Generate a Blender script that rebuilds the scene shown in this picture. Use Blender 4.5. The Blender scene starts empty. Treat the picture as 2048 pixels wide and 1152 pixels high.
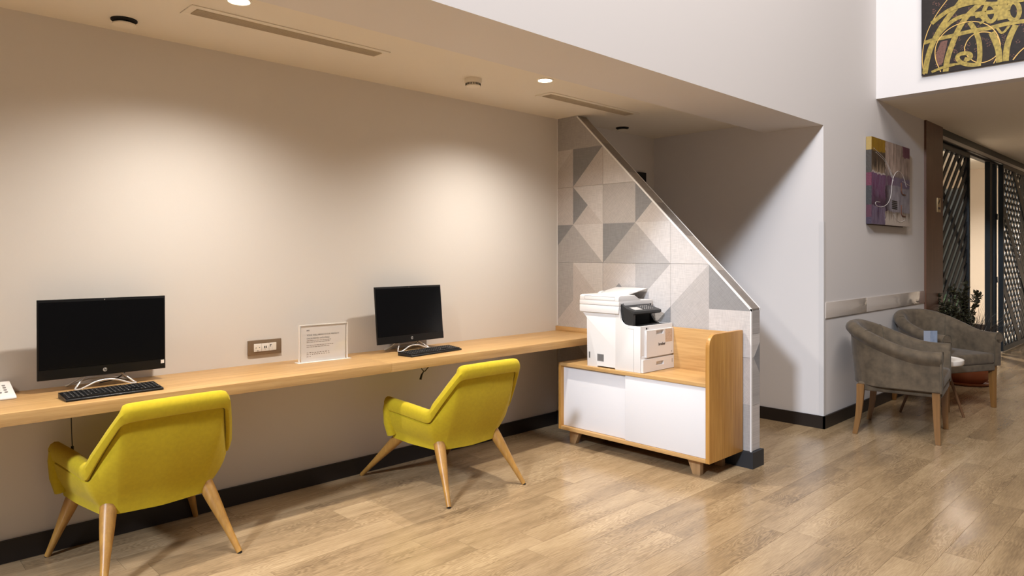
import bpy, bmesh, math, random
from mathutils import Vector, Matrix, noise
random.seed(7)
SC = bpy.context.scene
COL = SC.collection
PI = math.pi

# ---------------------------------------------------------------- camera
cam_d = bpy.data.cameras.new('camera'); cam = bpy.data.objects.new('camera', cam_d); COL.objects.link(cam)
cam.location = (0, 0, 1.375); cam.rotation_euler = (PI/2, 0, math.radians(45.75-90))
cam_d.sensor_width = 36; cam_d.lens = 24.504; cam_d.shift_y = -68/2048; cam_d.clip_start = .05
SC.camera = cam

# ---------------------------------------------------------------- world, exposure
w = bpy.data.worlds.new('world'); SC.world = w; w.use_nodes = True
bg = w.node_tree.nodes['Background']
bg.inputs[0].default_value = (.93, .93, 1.0, 1); bg.inputs[1].default_value = .11
vs = SC.view_settings
vs.view_transform = 'Standard'; vs.look = 'None'; vs.gamma = 1; vs.exposure = 0.0; vs.use_curve_mapping = False

# ---------------------------------------------------------------- large lights
def area(name, loc, target, sx, sy, power, col):
    l = bpy.data.lights.new(name, 'AREA'); l.shape = 'RECTANGLE'; l.size = sx; l.size_y = sy
    l.energy = power; l.color = col
    o = bpy.data.objects.new(name, l); COL.objects.link(o); o.location = loc
    o.rotation_euler = (Vector(target)-Vector(loc)).to_track_quat('-Z', 'Y').to_euler()
    return o
# high clerestory daylight of the lobby behind the camera
area('clerestory_window_offscreen', (-7.0, -.55, 6.05), (5.6, 2.6, 1.8), .8, .8, 1200, (.77, .86, 1.0))
# general light of the double-height lobby ceiling
area('lobby_ceiling_lamp_offscreen', (2.2, -.3, 6.8), (2.8, 2.0, 2.8), 5.5, 1.2, 385, (1.0, .93, .88))

# ---------------------------------------------------------------- material helpers
def lin(c):
    return tuple((x/12.92 if x <= .04045 else ((x+.055)/1.055)**2.4) for x in c)
def hexc(h):
    return lin(tuple(int(h[i:i+2], 16)/255 for i in (0, 2, 4)))
class NT:
    def __init__(self, m):
        m.use_nodes = True; self.t = m.node_tree; self.n = self.t.nodes; self.b = self.n['Principled BSDF']
    def new(self, typ, **kw):
        n = self.n.new(typ)
        for k, v in kw.items():
            if k.startswith('_'): setattr(n, k[1:], v)
        return n
    def link(self, a, b): self.t.links.new(a, b)
def mat(name, col, rough=.5, metal=0, spec=.5, var=0, vscale=8, stretch=(1, 1, 1), bump=0, bscale=200, coat=0, sheen=0, emit=None, trans=0, ior=1.45):
    m = bpy.data.materials.new(name); T = NT(m); b = T.b
    c = hexc(col) if isinstance(col, str) else col
    b.inputs['Base Color'].default_value = (*c, 1); b.inputs['Roughness'].default_value = rough
    b.inputs['Metallic'].default_value = metal; b.inputs['Specular IOR Level'].default_value = spec
    b.inputs['Coat Weight'].default_value = coat; b.inputs['Sheen Weight'].default_value = sheen
    b.inputs['Transmission Weight'].default_value = trans; b.inputs['IOR'].default_value = ior
    m.diffuse_color = (*c, 1)
    if emit:
        b.inputs['Emission Color'].default_value = (*emit[0], 1); b.inputs['Emission Strength'].default_value = emit[1]
    if var or bump:
        tc = T.new('ShaderNodeTexCoord'); mp = T.new('ShaderNodeMapping'); mp.inputs['Scale'].default_value = stretch
        T.link(tc.outputs['Object'], mp.inputs[0])
    if var:
        nz = T.new('ShaderNodeTexNoise'); nz.inputs['Scale'].default_value = vscale; nz.inputs['Detail'].default_value = 5
        T.link(mp.outputs[0], nz.inputs['Vector'])
        r = T.new('ShaderNodeMapRange'); r.inputs['From Min'].default_value = .3; r.inputs['From Max'].default_value = .7
        r.inputs['To Min'].default_value = 1-var; r.inputs['To Max'].default_value = 1+var
        T.link(nz.outputs['Fac'], r.inputs['Value'])
        mx = T.new('ShaderNodeVectorMath', _operation='SCALE'); mx.inputs[0].default_value = c
        T.link(r.outputs[0], mx.inputs['Scale']); T.link(mx.outputs[0], b.inputs['Base Color'])
    if bump:
        n2 = T.new('ShaderNodeTexNoise'); n2.inputs['Scale'].default_value = bscale; n2.inputs['Detail'].default_value = 3
        T.link(mp.outputs[0], n2.inputs['Vector'])
        bp = T.new('ShaderNodeBump'); bp.inputs['Strength'].default_value = bump; bp.inputs['Distance'].default_value = .002
        T.link(n2.outputs['Fac'], bp.inputs['Height']); T.link(bp.outputs[0], b.inputs['Normal'])
    return m
def oak(name, light, dark, axis='x', rough=.42, scale=1.0):
    """straight grained veneer; grain runs along axis"""
    m = bpy.data.materials.new(name); T = NT(m)
    tc = T.new('ShaderNodeTexCoord'); mp = T.new('ShaderNodeMapping')
    s = [22*scale]*3; s['xyz'.index(axis)] = .9*scale; mp.inputs['Scale'].default_value = s
    T.link(tc.outputs['Object'], mp.inputs[0])
    nz = T.new('ShaderNodeTexNoise'); nz.inputs['Scale'].default_value = 2.2; nz.inputs['Detail'].default_value = 7; nz.inputs['Roughness'].default_value = .62
    T.link(mp.outputs[0], nz.inputs['Vector'])
    mp2 = T.new('ShaderNodeMapping'); s2 = [120*scale]*3; s2['xyz'.index(axis)] = 4*scale; mp2.inputs['Scale'].default_value = s2
    T.link(tc.outputs['Object'], mp2.inputs[0])
    n2 = T.new('ShaderNodeTexNoise'); n2.inputs['Scale'].default_value = 2; n2.inputs['Detail'].default_value = 3
    T.link(mp2.outputs[0], n2.inputs['Vector'])
    ad = T.new('ShaderNodeMath', _operation='MULTIPLY_ADD'); ad.inputs[1].default_value = .35; T.link(n2.outputs['Fac'], ad.inputs[0]); T.link(nz.outputs['Fac'], ad.inputs[2])
    cr = T.new('ShaderNodeValToRGB'); cr.color_ramp.elements[0].position = .42; cr.color_ramp.elements[1].position = .92
    cr.color_ramp.elements[0].color = (*hexc(dark), 1); cr.color_ramp.elements[1].color = (*hexc(light), 1)
    T.link(ad.outputs[0], cr.inputs[0]); T.link(cr.outputs[0], T.b.inputs['Base Color'])
    T.b.inputs['Roughness'].default_value = rough
    bp = T.new('ShaderNodeBump'); bp.inputs['Strength'].default_value = .12; bp.inputs['Distance'].default_value = .001
    T.link(n2.outputs['Fac'], bp.inputs['Height']); T.link(bp.outputs[0], T.b.inputs['Normal'])
    return m
def plank_mat(name, attr):
    """vinyl oak plank; per-plank numbers come from the object colour or a mesh attribute"""
    m = bpy.data.materials.new(name); T = NT(m)
    if attr:
        a = T.new('ShaderNodeAttribute', _attribute_name='plank'); src = a.outputs['Color']
    else:
        a = T.new('ShaderNodeObjectInfo'); src = a.outputs['Color']
    sp = T.new('ShaderNodeSeparateColor'); T.link(src, sp.inputs[0])
    geo = T.new('ShaderNodeNewGeometry')
    off = T.new('ShaderNodeVectorMath', _operation='MULTIPLY_ADD'); off.inputs[1].default_value = (60, 60, 60)
    T.link(src, off.inputs[0]); T.link(geo.outputs['Position'], off.inputs[2])
    # soft cloudy tone along the plank
    mp = T.new('ShaderNodeMapping'); mp.inputs['Scale'].default_value = (1.6, 8, 1); T.link(off.outputs[0], mp.inputs[0])
    n1 = T.new('ShaderNodeTexNoise'); n1.inputs['Scale'].default_value = 1.1; n1.inputs['Detail'].default_value = 4; T.link(mp.outputs[0], n1.inputs['Vector'])
    # embossed cathedral grain: contour lines of a stretched noise field
    mp2 = T.new('ShaderNodeMapping'); mp2.inputs['Scale'].default_value = (2.2, 11, 1); T.link(off.outputs[0], mp2.inputs[0])
    n2 = T.new('ShaderNodeTexNoise'); n2.inputs['Scale'].default_value = 1.0; n2.inputs['Detail'].default_value = 2.5; T.link(mp2.outputs[0], n2.inputs['Vector'])
    mu = T.new('ShaderNodeMath', _operation='MULTIPLY'); mu.inputs[1].default_value = 150; T.link(n2.outputs['Fac'], mu.inputs[0])
    si = T.new('ShaderNodeMath', _operation='SINE'); T.link(mu.outputs[0], si.inputs[0])
    # mask the contour lines so only patches show them
    n3 = T.new('ShaderNodeTexNoise'); n3.inputs['Scale'].default_value = 2.4; n3.inputs['Detail'].default_value = 2; T.link(off.outputs[0], n3.inputs['Vector'])
    mr = T.new('ShaderNodeMapRange'); mr.inputs['From Min'].default_value = .42; mr.inputs['From Max'].default_value = .62; T.link(n3.outputs['Fac'], mr.inputs['Value'])
    ms = T.new('ShaderNodeMath', _operation='MULTIPLY'); T.link(si.outputs[0], ms.inputs[0]); T.link(mr.outputs[0], ms.inputs[1])
    # fine fibres
    mp4 = T.new('ShaderNodeMapping'); mp4.inputs['Scale'].default_value = (14, 190, 1); T.link(off.outputs[0], mp4.inputs[0])
    n4 = T.new('ShaderNodeTexNoise'); n4.inputs['Scale'].default_value = 1; n4.inputs['Detail'].default_value = 3; T.link(mp4.outputs[0], n4.inputs['Vector'])
    def mad(a_, k, c_):
        x = T.new('ShaderNodeMath', _operation='MULTIPLY_ADD'); T.link(a_, x.inputs[0]); x.inputs[1].default_value = k
        if isinstance(c_, (int, float)): x.inputs[2].default_value = c_
        else: T.link(c_, x.inputs[2])
        return x.outputs[0]
    v = mad(n1.outputs['Fac'], .62, .04)
    v = mad(ms.outputs[0], .09, v)
    v = mad(n4.outputs['Fac'], .42, v)
    v = mad(sp.outputs['Red'], .17, v)
    v = mad(v, 1.0, -.11)
    cr = T.new('ShaderNodeValToRGB'); e = cr.color_ramp.elements
    e[0].position = .18; e[1].position = .85; e[0].color = (*hexc('66533d'), 1); e[1].color = (*hexc('bfa580'), 1)
    mid = e.new(.5); mid.color = (*hexc('998060'), 1)
    T.link(v, cr.inputs[0]); T.link(cr.outputs[0], T.b.inputs['Base Color'])
    T.b.inputs['Roughness'].default_value = .18; T.b.inputs['Specular IOR Level'].default_value = .5
    h = mad(ms.outputs[0], .5, n4.outputs['Fac'])
    bp = T.new('ShaderNodeBump'); bp.inputs['Strength'].default_value = .22; bp.inputs['Distance'].default_value = .0015
    T.link(h, bp.inputs['Height']); T.link(bp.outputs[0], T.b.inputs['Normal'])
    return m
def tile_mat(name, col, angle=0):
    """printed woven-linen porcelain"""
    m = bpy.data.materials.new(name); T = NT(m); c = hexc(col)
    tc = T.new('ShaderNodeTexCoord'); outs = []
    for s in ((1, 260, 18), (1, 18, 260)):
        mp = T.new('ShaderNodeMapping', _vector_type='TEXTURE' if False else 'POINT'); mp.inputs['Scale'].default_value = s
        rt = T.new('ShaderNodeVectorRotate', _rotation_type='X_AXIS'); rt.inputs['Angle'].default_value = angle
        T.link(tc.outputs['Object'], rt.inputs['Vector']); T.link(rt.outputs[0], mp.inputs[0])
        nz = T.new('ShaderNodeTexNoise'); nz.inputs['Scale'].default_value = 1; nz.inputs['Detail'].default_value = 2; T.link(mp.outputs[0], nz.inputs['Vector']); outs.append(nz.outputs['Fac'])
    ad = T.new('ShaderNodeMath', _operation='ADD'); T.link(outs[0], ad.inputs[0]); T.link(outs[1], ad.inputs[1])
    r = T.new('ShaderNodeMapRange'); r.inputs['From Min'].default_value = .65; r.inputs['From Max'].default_value = 1.35
    r.inputs['To Min'].default_value = .86; r.inputs['To Max'].default_value = 1.14; T.link(ad.outputs[0], r.inputs['Value'])
    mx = T.new('ShaderNodeVectorMath', _operation='SCALE'); mx.inputs[0].default_value = c
    T.link(r.outputs[0], mx.inputs['Scale']); T.link(mx.outputs[0], T.b.inputs['Base Color'])
    T.b.inputs['Roughness'].default_value = .55
    return m
def attr_mat(name, attr, rough=.55, bump=.0):
    m = bpy.data.materials.new(name); T = NT(m)
    a = T.new('ShaderNodeAttribute', _attribute_name=attr); T.link(a.outputs['Color'], T.b.inputs['Base Color'])
    T.b.inputs['Roughness'].default_value = rough
    if bump:
        nz = T.new('ShaderNodeTexNoise'); nz.inputs['Scale'].default_value = 60; nz.inputs['Detail'].default_value = 4
        tc = T.new('ShaderNodeTexCoord'); T.link(tc.outputs['Object'], nz.inputs['Vector'])
        bp = T.new('ShaderNodeBump'); bp.inputs['Strength'].default_value = bump; bp.inputs['Distance'].default_value = .004
        T.link(nz.outputs['Fac'], bp.inputs['Height']); T.link(bp.outputs[0], T.b.inputs['Normal'])
    return m

def clear(name, tint, gloss=.06):
    m = bpy.data.materials.new(name); m.use_nodes = True; t = m.node_tree; t.nodes.clear()
    o = t.nodes.new('ShaderNodeOutputMaterial'); mx = t.nodes.new('ShaderNodeMixShader'); mx.inputs[0].default_value = .05
    tr = t.nodes.new('ShaderNodeBsdfTransparent'); tr.inputs[0].default_value = (*tint, 1); gl = t.nodes.new('ShaderNodeBsdfGlossy'); gl.inputs['Roughness'].default_value = gloss
    t.links.new(tr.outputs[0], mx.inputs[1]); t.links.new(gl.outputs[0], mx.inputs[2]); t.links.new(mx.outputs[0], o.inputs[0])
    return m
M = {}
M['paint'] = mat('wall_paint', 'dbd4cc', .62, bump=.08, bscale=90)
M['ceil'] = mat('ceiling_paint', 'e3dacb', .7)
M['white_paint'] = mat('white_bulkhead_paint', 'dad4d0', .62)
M['fascia'] = mat('fascia_paint', 'dad4d0', .62)
M['base'] = mat('dark_skirting', '241c17', .45)
M['base_grey'] = mat('anthracite_skirting', '2d2e31', .5)
M['oak_x'] = oak('oak_veneer_x', 'cda56d', 'a97f4b', 'x')
M['oak_y'] = oak('oak_veneer_y', 'cda56d', 'a97f4b', 'y')
M['oak_z'] = oak('oak_veneer_z', 'c9974f', 'a36f30', 'z')
M['beech'] = oak('beech_leg', 'b3853f', '926630', 'z', .38, .8)
M['sofa_leg'] = oak('stained_beech_leg', '8d6536', '6e4a24', 'z', .35, .8)
M['cab_leg'] = oak('pale_oak_leg', 'b99468', '94714a', 'z', .5)
M['yellow'] = mat('yellow_felt', 'b8a012', .9, var=.05, vscale=60, bump=.25, bscale=700, sheen=.05)
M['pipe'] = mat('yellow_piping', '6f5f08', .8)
M['velvet'] = mat('taupe_velvet', '584b3a', .8, var=.32, vscale=17, bump=.1, bscale=400, sheen=.10)
M['velvet_pipe'] = mat('taupe_welt', '4a4336', .8)
M['black'] = mat('black_plastic', '0e0d0d', .38)
M['screen'] = mat('black_screen', '070606', .16, spec=.5)
M['key'] = mat('black_keys', '141313', .5)
M['legend'] = mat('key_legend', 'a9a39c', .6)
M['chrome'] = mat('satin_chrome', 'dcd8d4', .3, .45)
M['silver'] = mat('silver_logo', 'c4c2c0', .35, .2)
M['white_lam'] = mat('white_laminate', 'dddbdc', .4)
M['printer'] = mat('printer_white', 'd8d4d0', .45)
M['printer_grey'] = mat('printer_grey', '8f8b88', .5)
M['printer_dark'] = mat('printer_charcoal', '262626', .45)
M['lcd'] = mat('lcd_grey', 'b5b3b0', .25)
M['paper'] = mat('paper', 'f1ece7', .7)
M['ink'] = mat('ink', '3a3431', .7)
M['ink_soft'] = mat('ink_soft', '8b8078', .7)
M['sticker'] = mat('sticker_tan', 'bfa791', .6, var=.12, vscale=90)
M['acrylic'] = clear('clear_acrylic', (.97, .97, .97), .05)
M['acrylic_edge'] = mat('frosted_acrylic_edge', 'f4efe9', .25)
M['bronze'] = mat('bronze_plate', '86715a', .4, .25)
M['socket'] = mat('socket_white', 'e9e3da', .35)
M['dark_hole'] = mat('dark_hole', '120f0d', .8)
M['vent'] = mat('vent_slat', 'cdbda4', .5)
M['vent_gap'] = mat('vent_gap', '2a251f', .9)
M['phone'] = mat('phone_white', 'ebe6e1', .4)
M['acr_wall'] = mat('glossy_wall_guard', 'cfc3b8', .06, coat=.6)
M['guard'] = mat('corner_guard', 'd3cfcc', .35)
M['steel'] = mat('dark_screen_metal', '272c2f', .42, .3)
M['led'] = mat('satin_aluminium_strip', 'b4b3b2', .28, .8)
M['walnut'] = oak('walnut_panel', '6e4a34', '543527', 'z', .35)
M['beige_wall'] = mat('beige_wallpaper', 'd6c6b2', .7)
M['terra'] = mat('terracotta_glaze', '8a4a2c', .35, var=.1)
M['soil'] = mat('soil', '2a1d14', .95)
M['leaf'] = mat('dark_leaf', '33301c', .5, var=.35, vscale=25)
M['grass'] = mat('dark_grass', '2e231c', .6)
M['bark'] = mat('plant_stem', '3b2a1e', .8)
M['table_top'] = mat('white_table_top', 'e2dad0', .4)
M['table_leg'] = mat('brown_table_leg', '6a4a30', .5)
M['card_pale'] = mat('pale_card', 'a3a9b6', .5)
M['card'] = mat('blue_card', '8e9aae', .5, var=.15, vscale=30)
M['canvas_dark'] = mat('dark_canvas', '241b16', .6, var=.25, vscale=40)
M['gold'] = mat('gold_leaf', '96803a', .5, .2, var=.35, vscale=45)
M['gold_line'] = mat('gold_line', 'd2a85c', .5, .2)
M['rust'] = mat('rust_patch', '6a4638', .6, var=.3, vscale=70)
M['thread'] = mat('white_paint_line', 'cfc7c0', .6)
M['trim_white'] = mat('white_tile_trim', 'e6e3e0', .35)
M['lamp'] = mat('lamp_lens', 'ffffff', .4, emit=((1, .88, .70), 40))
M['lamp_hot'] = mat('lamp_lens_bright', 'ffffff', .4, emit=((1, .9, .75), 320))
M['lamp_ring'] = mat('lamp_ring', 'e8e0d3', .4)
M['detector'] = mat('detector_white', 'e6dccb', .5)
M['glass'] = clear('window_glass', (.93, .97, .95), .02)
M['shrub'] = mat('outdoor_shrub', '8ea083', .8, var=.4, vscale=6)
M['plate'] = mat('brass_sign_plate', 'bfa274', .4, .3)
for k, c, a in (('tl', 'c3bdb9', 0), ('tl2', 'b9b1ac', .785), ('tm', 'a5a09d', 0), ('td', '838283', 0), ('tt', '8c8a89', .785), ('tv', 'aea8a4', .785)):
    M[k] = tile_mat('tile_'+{'tl': 'light', 'tl2': 'sand', 'tm': 'mid', 'td': 'dark', 'tt': 'grey', 'tv': 'stone'}[k], c, a)
M['plank'] = plank_mat('oak_plank', False); M['plank_far'] = plank_mat('oak_plank_far', True)
M['cap'] = mat('parapet_cap_tile', '9b8f84', .3, var=.12, vscale=30)
M['cap2'] = mat('parapet_cap_tile_dark', '857b73', .3, var=.12, vscale=30)

# ---------------------------------------------------------------- mesh helpers
def box(bm, x0, x1, y0, y1, z0, z1, bev=0, seg=2, mtx=None):
    r = bmesh.ops.create_cube(bm, size=1)
    vs_ = r['verts']
    for v in vs_:
        v.co = Vector(((x0+x1)/2+v.co.x*(x1-x0), (y0+y1)/2+v.co.y*(y1-y0), (z0+z1)/2+v.co.z*(z1-z0)))
    if bev:
        ed = list({e for v in vs_ for e in v.link_edges})
        out = bmesh.ops.bevel(bm, geom=ed, offset=bev, segments=seg, affect='EDGES', profile=.6)
        vs_ = list({v for f in out['faces'] for v in f.verts} | {v for v in vs_ if v.is_valid})
    if mtx is not None:
        for v in vs_: v.co = mtx @ v.co
    return vs_
def frame_of(d):
    d = d.normalized(); a = Vector((0, 0, 1)) if abs(d.z) < .9 else Vector((1, 0, 0))
    u = d.cross(a).normalized(); return u, d.cross(u).normalized()
def tube(bm, pts, rad, seg=8, cap=True):
    pts = [Vector(p) for p in pts]; n = len(pts)
    rad = rad if isinstance(rad, (list, tuple)) else [rad]*n
    rings = []; u = None
    for i, p in enumerate(pts):
        d = (pts[min(i+1, n-1)]-pts[max(i-1, 0)]).normalized()
        if u is None: u, v = frame_of(d)
        else:
            u = (u-d*u.dot(d)).normalized(); v = d.cross(u)
        rings.append([bm.verts.new(p+(u*math.cos(2*PI*k/seg)+v*math.sin(2*PI*k/seg))*rad[i]) for k in range(seg)])
    for a, b in zip(rings, rings[1:]):
        for k in range(seg): bm.faces.new((a[k], a[(k+1) % seg], b[(k+1) % seg], b[k]))
    if cap: bm.faces.new(rings[0][::-1]); bm.faces.new(rings[-1])
def lathe(bm, prof, seg=28, cx=0, cy=0):
    rings = []
    for r, z in prof:
        if r < 1e-5: rings.append([bm.verts.new((cx, cy, z))]*seg)
        else: rings.append([bm.verts.new((cx+r*math.cos(2*PI*k/seg), cy+r*math.sin(2*PI*k/seg), z)) for k in range(seg)])
    for a, b in zip(rings, rings[1:]):
        for k in range(seg):
            q = []
            for x in (a[k], a[(k+1) % seg], b[(k+1) % seg], b[k]):
                if x not in q: q.append(x)
            if len(q) > 2: bm.faces.new(q)
def prism(bm, poly, axis, a0, a1, bev=0):
    """poly: 2-d outline in the two axes other than axis (cyclic order kept)"""
    def P(p, a):
        if axis == 'x': return (a, p[0], p[1])
        if axis == 'y': return (p[0], a, p[1])
        return (p[0], p[1], a)
    A = [bm.verts.new(P(p, a0)) for p in poly]; B = [bm.verts.new(P(p, a1)) for p in poly]; n = len(poly)
    fs = [bm.faces.new(A), bm.faces.new(B[::-1])]
    for i in range(n): fs.append(bm.faces.new((A[i], B[i], B[(i+1) % n], A[(i+1) % n])))
    if bev:
        bmesh.ops.bevel(bm, geom=list({e for f in fs for e in f.edges}), offset=bev, segments=2, affect='EDGES', profile=.6)
def smooth_path(pts, it=3, closed=False):
    pts = [Vector(p) for p in pts]
    for _ in range(it):
        out = [] if closed else [pts[0]]
        n = len(pts)
        for i in range(n if closed else n-1):
            a, b = pts[i], pts[(i+1) % n]; out += [a*.75+b*.25, a*.25+b*.75]
        if not closed: out.append(pts[-1])
        pts = out
    return pts
def clip(poly, a, b, c):
    """keep a*x+b*y<=c"""
    out = []
    for i, p in enumerate(poly):
        q = poly[(i+1) % len(poly)]; dp = a*p[0]+b*p[1]-c; dq = a*q[0]+b*q[1]-c
        if dp <= 0: out.append(p)
        if (dp < 0 < dq) or (dq < 0 < dp):
            t = dp/(dp-dq); out.append((p[0]+(q[0]-p[0])*t, p[1]+(q[1]-p[1])*t))
    return out
def mk(name, bm, m, parent=None, smooth=False, loc=None, rot=None):
    if isinstance(m, str): m = M[m]
    bmesh.ops.remove_doubles(bm, verts=bm.verts, dist=1e-6)
    bmesh.ops.recalc_face_normals(bm, faces=bm.faces)
    me = bpy.data.meshes.new(name); bm.to_mesh(me); bm.free()
    me.materials.append(m)
    if smooth:
        me.polygons.foreach_set('use_smooth', [True]*len(me.polygons))
        if smooth != 'all': me.set_sharp_from_angle(angle=math.radians(38))
    o = bpy.data.objects.new(name, me); COL.objects.link(o)
    if parent: o.parent = parent
    if loc: o.location = loc
    if rot: o.rotation_euler = rot
    return o
def new(): return bmesh.new()
def bxo(name, m, parent, *a, bev=0, **k):
    bm = new(); box(bm, *a, bev=bev); return mk(name, bm, m, parent, smooth=bool(bev), **k)
def thing(name, label, cat, loc=(0, 0, 0), rz=0, group=None):
    o = bpy.data.objects.new(name, None); COL.objects.link(o); o.empty_display_size = .1
    o.location = loc; o.rotation_euler = (0, 0, rz); tag(o, label, cat, group); return o
def tag(o, label, cat, group=None):
    o['label'] = label; o['category'] = cat
    if group: o['group'] = group
    return o
def struct(o, label=None):
    o['kind'] = 'structure'
    if label: o['label'] = label
    return o
def sbox(name, m, *a, label=None, parent=None, bev=0):
    o = bxo(name, m, parent, *a, bev=bev)
    if not parent: struct(o, label)
    return o
def text(name, body, size, m, parent, loc, rot, shear=0, bold=0, extrude=.0004, sx=1):
    cu = bpy.data.curves.new(name, 'FONT'); cu.body = body; cu.size = size; cu.extrude = extrude; cu.shear = shear; cu.offset = bold; cu.resolution_u = 3
    cu.align_x = 'LEFT'
    t = bpy.data.objects.new(name, cu); COL.objects.link(t)
    me = bpy.data.meshes.new_from_object(t); bpy.data.objects.remove(t); bpy.data.curves.remove(cu)
    me.materials.clear(); me.materials.append(M[m])
    for v in me.vertices: v.co.x *= sx
    o = bpy.data.objects.new(name, me); COL.objects.link(o); o.parent = parent; o.location = loc; o.rotation_euler = rot
    return o

# ================================================================ STRUCTURE
YL, XT, XT2, YE, XR, YB, XW = 3.80, 4.22, 4.335, 2.13, 5.581, 2.218, 6.755
ZC, ZB, ZL, ZT = 2.47, 2.388, 2.776, 5.8
floor = sbox('floor', 'base', -3, 17, -4.5, 7, -.14, -.012, label='light oak plank floor')
# planks: the ones that show largest are parts, the rest is one joined part
PWD, PLN, GAP = .152, .914, .0005
F_PX = 1394.0; ca, sa = math.cos(math.radians(45.75)), math.sin(math.radians(45.75))
def proj(p):
    dx, dy, dz = p[0], p[1], p[2]-1.375; z = dx*ca+dy*sa
    return z, 1024+F_PX*(dx*sa-dy*ca)/max(z, 1e-3), 508-F_PX*dz/max(z, 1e-3)
plk = []
r0 = random.Random(3)
for row in range(-20, 26):
    off = r0.random()*PLN
    for k in range(-3, 19):
        x0 = k*PLN+off-1; y0 = row*PWD
        if y0 > YL or x0 > 15: continue
        if y0+PWD > 2.4 and x0 > 8: continue
        z, u, v = proj((x0+PLN/2, y0+PWD/2, 0))
        vis = 0
        for fx in (0, .25, .5, .75, 1):
            z_, u_, v_ = proj((x0+PLN*fx, y0+PWD/2, 0))
            if z_ > .3 and -40 < u_ < 2090 and 500 < v_ < 1190: vis += 1/z_**3
        plk.append((vis, x0, y0, (r0.random(), r0.random(), r0.random(), 1)))
plk.sort(key=lambda t: -t[0])
bm = new(); box(bm, GAP, PLN-GAP, GAP, PWD-GAP, -.012, 0)
pl0 = mk('plank', bm, 'plank', floor); pme = pl0.data
for i, (vis, x0, y0, c) in enumerate(plk[:298]):
    o = pl0 if i == 0 else pl0.copy()
    if i: COL.objects.link(o)
    o.parent = floor; o.location = (x0, y0, 0); o.color = c
bm = new(); lay = bm.loops.layers.float_color.new('plank')
for vis, x0, y0, c in plk[298:]:
    vv = [bm.verts.new((x0+a, y0+b, 0)) for a, b in ((GAP, GAP), (PLN-GAP, GAP), (PLN-GAP, PWD-GAP), (GAP, PWD-GAP))]
    f = bm.faces.new(vv)
    for l in f.loops: l[lay] = c
o = mk('plank_field', bm, 'plank_far', floor); o['kind'] = 'stuff'
sbox('floor.001', 'beige_wall', 8.8, 17, 2.36, 7, -.012, .0, label='pale floor of the room behind the screens')

# walls
sbox('wall_left', 'paint', -3, XR+.1, YL, YL+.15, -.012, ZC+.2, label='long cream wall behind the desk')
sbox('baseboard_left', 'base', -3, XT, YL-.014, YL, 0, .10, label='dark brown skirting under the desk')
sbox('ceiling', 'ceil', -3, XR+.1, 2.705, YL, ZC, ZC+.2, label='low beige ceiling above the desk')
bm = new(); prism(bm, [(YB, ZB), (2.705, ZB), (2.705, ZT), (YB, ZT)], 'x', -3, 8.19)
struct(mk('wall_upper', bm, 'fascia'), 'tall cream bulkhead above the desk alcove')
sbox('wall_back', 'fascia', XR, XR+.12, YB, YL+.15, 0, ZB, label='pale wall behind the stair parapet')
sbox('wall_back.001', 'fascia', XR, XR+.12, 2.706, YL+.15, ZB, ZC+.2)
sbox('baseboard_back', 'base', XR-.014, XR, YB-.014, YL, 0, .10, label='dark skirting on the stair wall')
sbox('wall_right', 'fascia', XR+.12, 8.19, YB, YB+.13, 0, ZB, label='beige wall with the small abstract canvas')
sbox('baseboard_right', 'base', XR-.014, 8.19, YB-.014, YB, 0, .10, label='dark skirting behind the armchairs')
sbox('wall_front', 'white_paint', XW, XW+.15, -4.5, YB-.0005, ZL, ZT, label='white bulkhead carrying the gold picture')
sbox('ceiling.001', 'ceil', XW+.15, 15.05, -4.5, YB+.001, ZL, ZL+.2, label='beige ceiling above the armchairs')
# room behind the screens
sbox('ceiling.002', 'ceil', 8.8, 15.05, YB+.14, 7, 2.92, 3.1, label='ceiling of the room behind the screens')
sbox('wall_far', 'beige_wall', 14.9, 15.05, -4.5, 3.30, -.012, 2.92, label='beige papered wall seen through the screen opening')
sbox('wall_far.001', 'beige_wall', 14.9, 15.05, 3.30, 7, 2.6, 2.92)
sbox('wall_far.002', 'beige_wall', 14.9, 15.05, 3.30, 7, -.012, .10)
sbox('baseboard_far', 'base', 14.885, 14.9, 2.3, 3.30, 0, .10)
sbox('wall_side', 'beige_wall', 8.8, 17, 6.9, 7.0, -.012, 2.92)
win = struct(bxo('added_window_1', 'glass', None, 14.96, 14.97, 3.30, 6.9, .10, 2.6), 'added window of the room behind the screens')  # invented window, put in so brightness shows between the screen bars
for yy in (3.32, 4.5, 5.7, 6.88): bxo('window_frame', 'steel', win, 14.93, 15.0, yy-.03, yy+.03, .10, 2.6)
# corner guard and soft edge trims
sbox('trim_1', 'guard', XR-.004, XR+.03, YB-.004, YB, .10, 1.63, label='clear corner guard strip on the stair wall edge')
sbox('trim_4', 'guard', XR-.004, XR, YB, YB+.03, .10, 1.63)
# walnut clad pier
pier = sbox('trim_2', 'walnut', 8.19, 8.80, YB-.02, YB+.13, 0, ZL, label='walnut clad pier beside the lattice screen')

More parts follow.
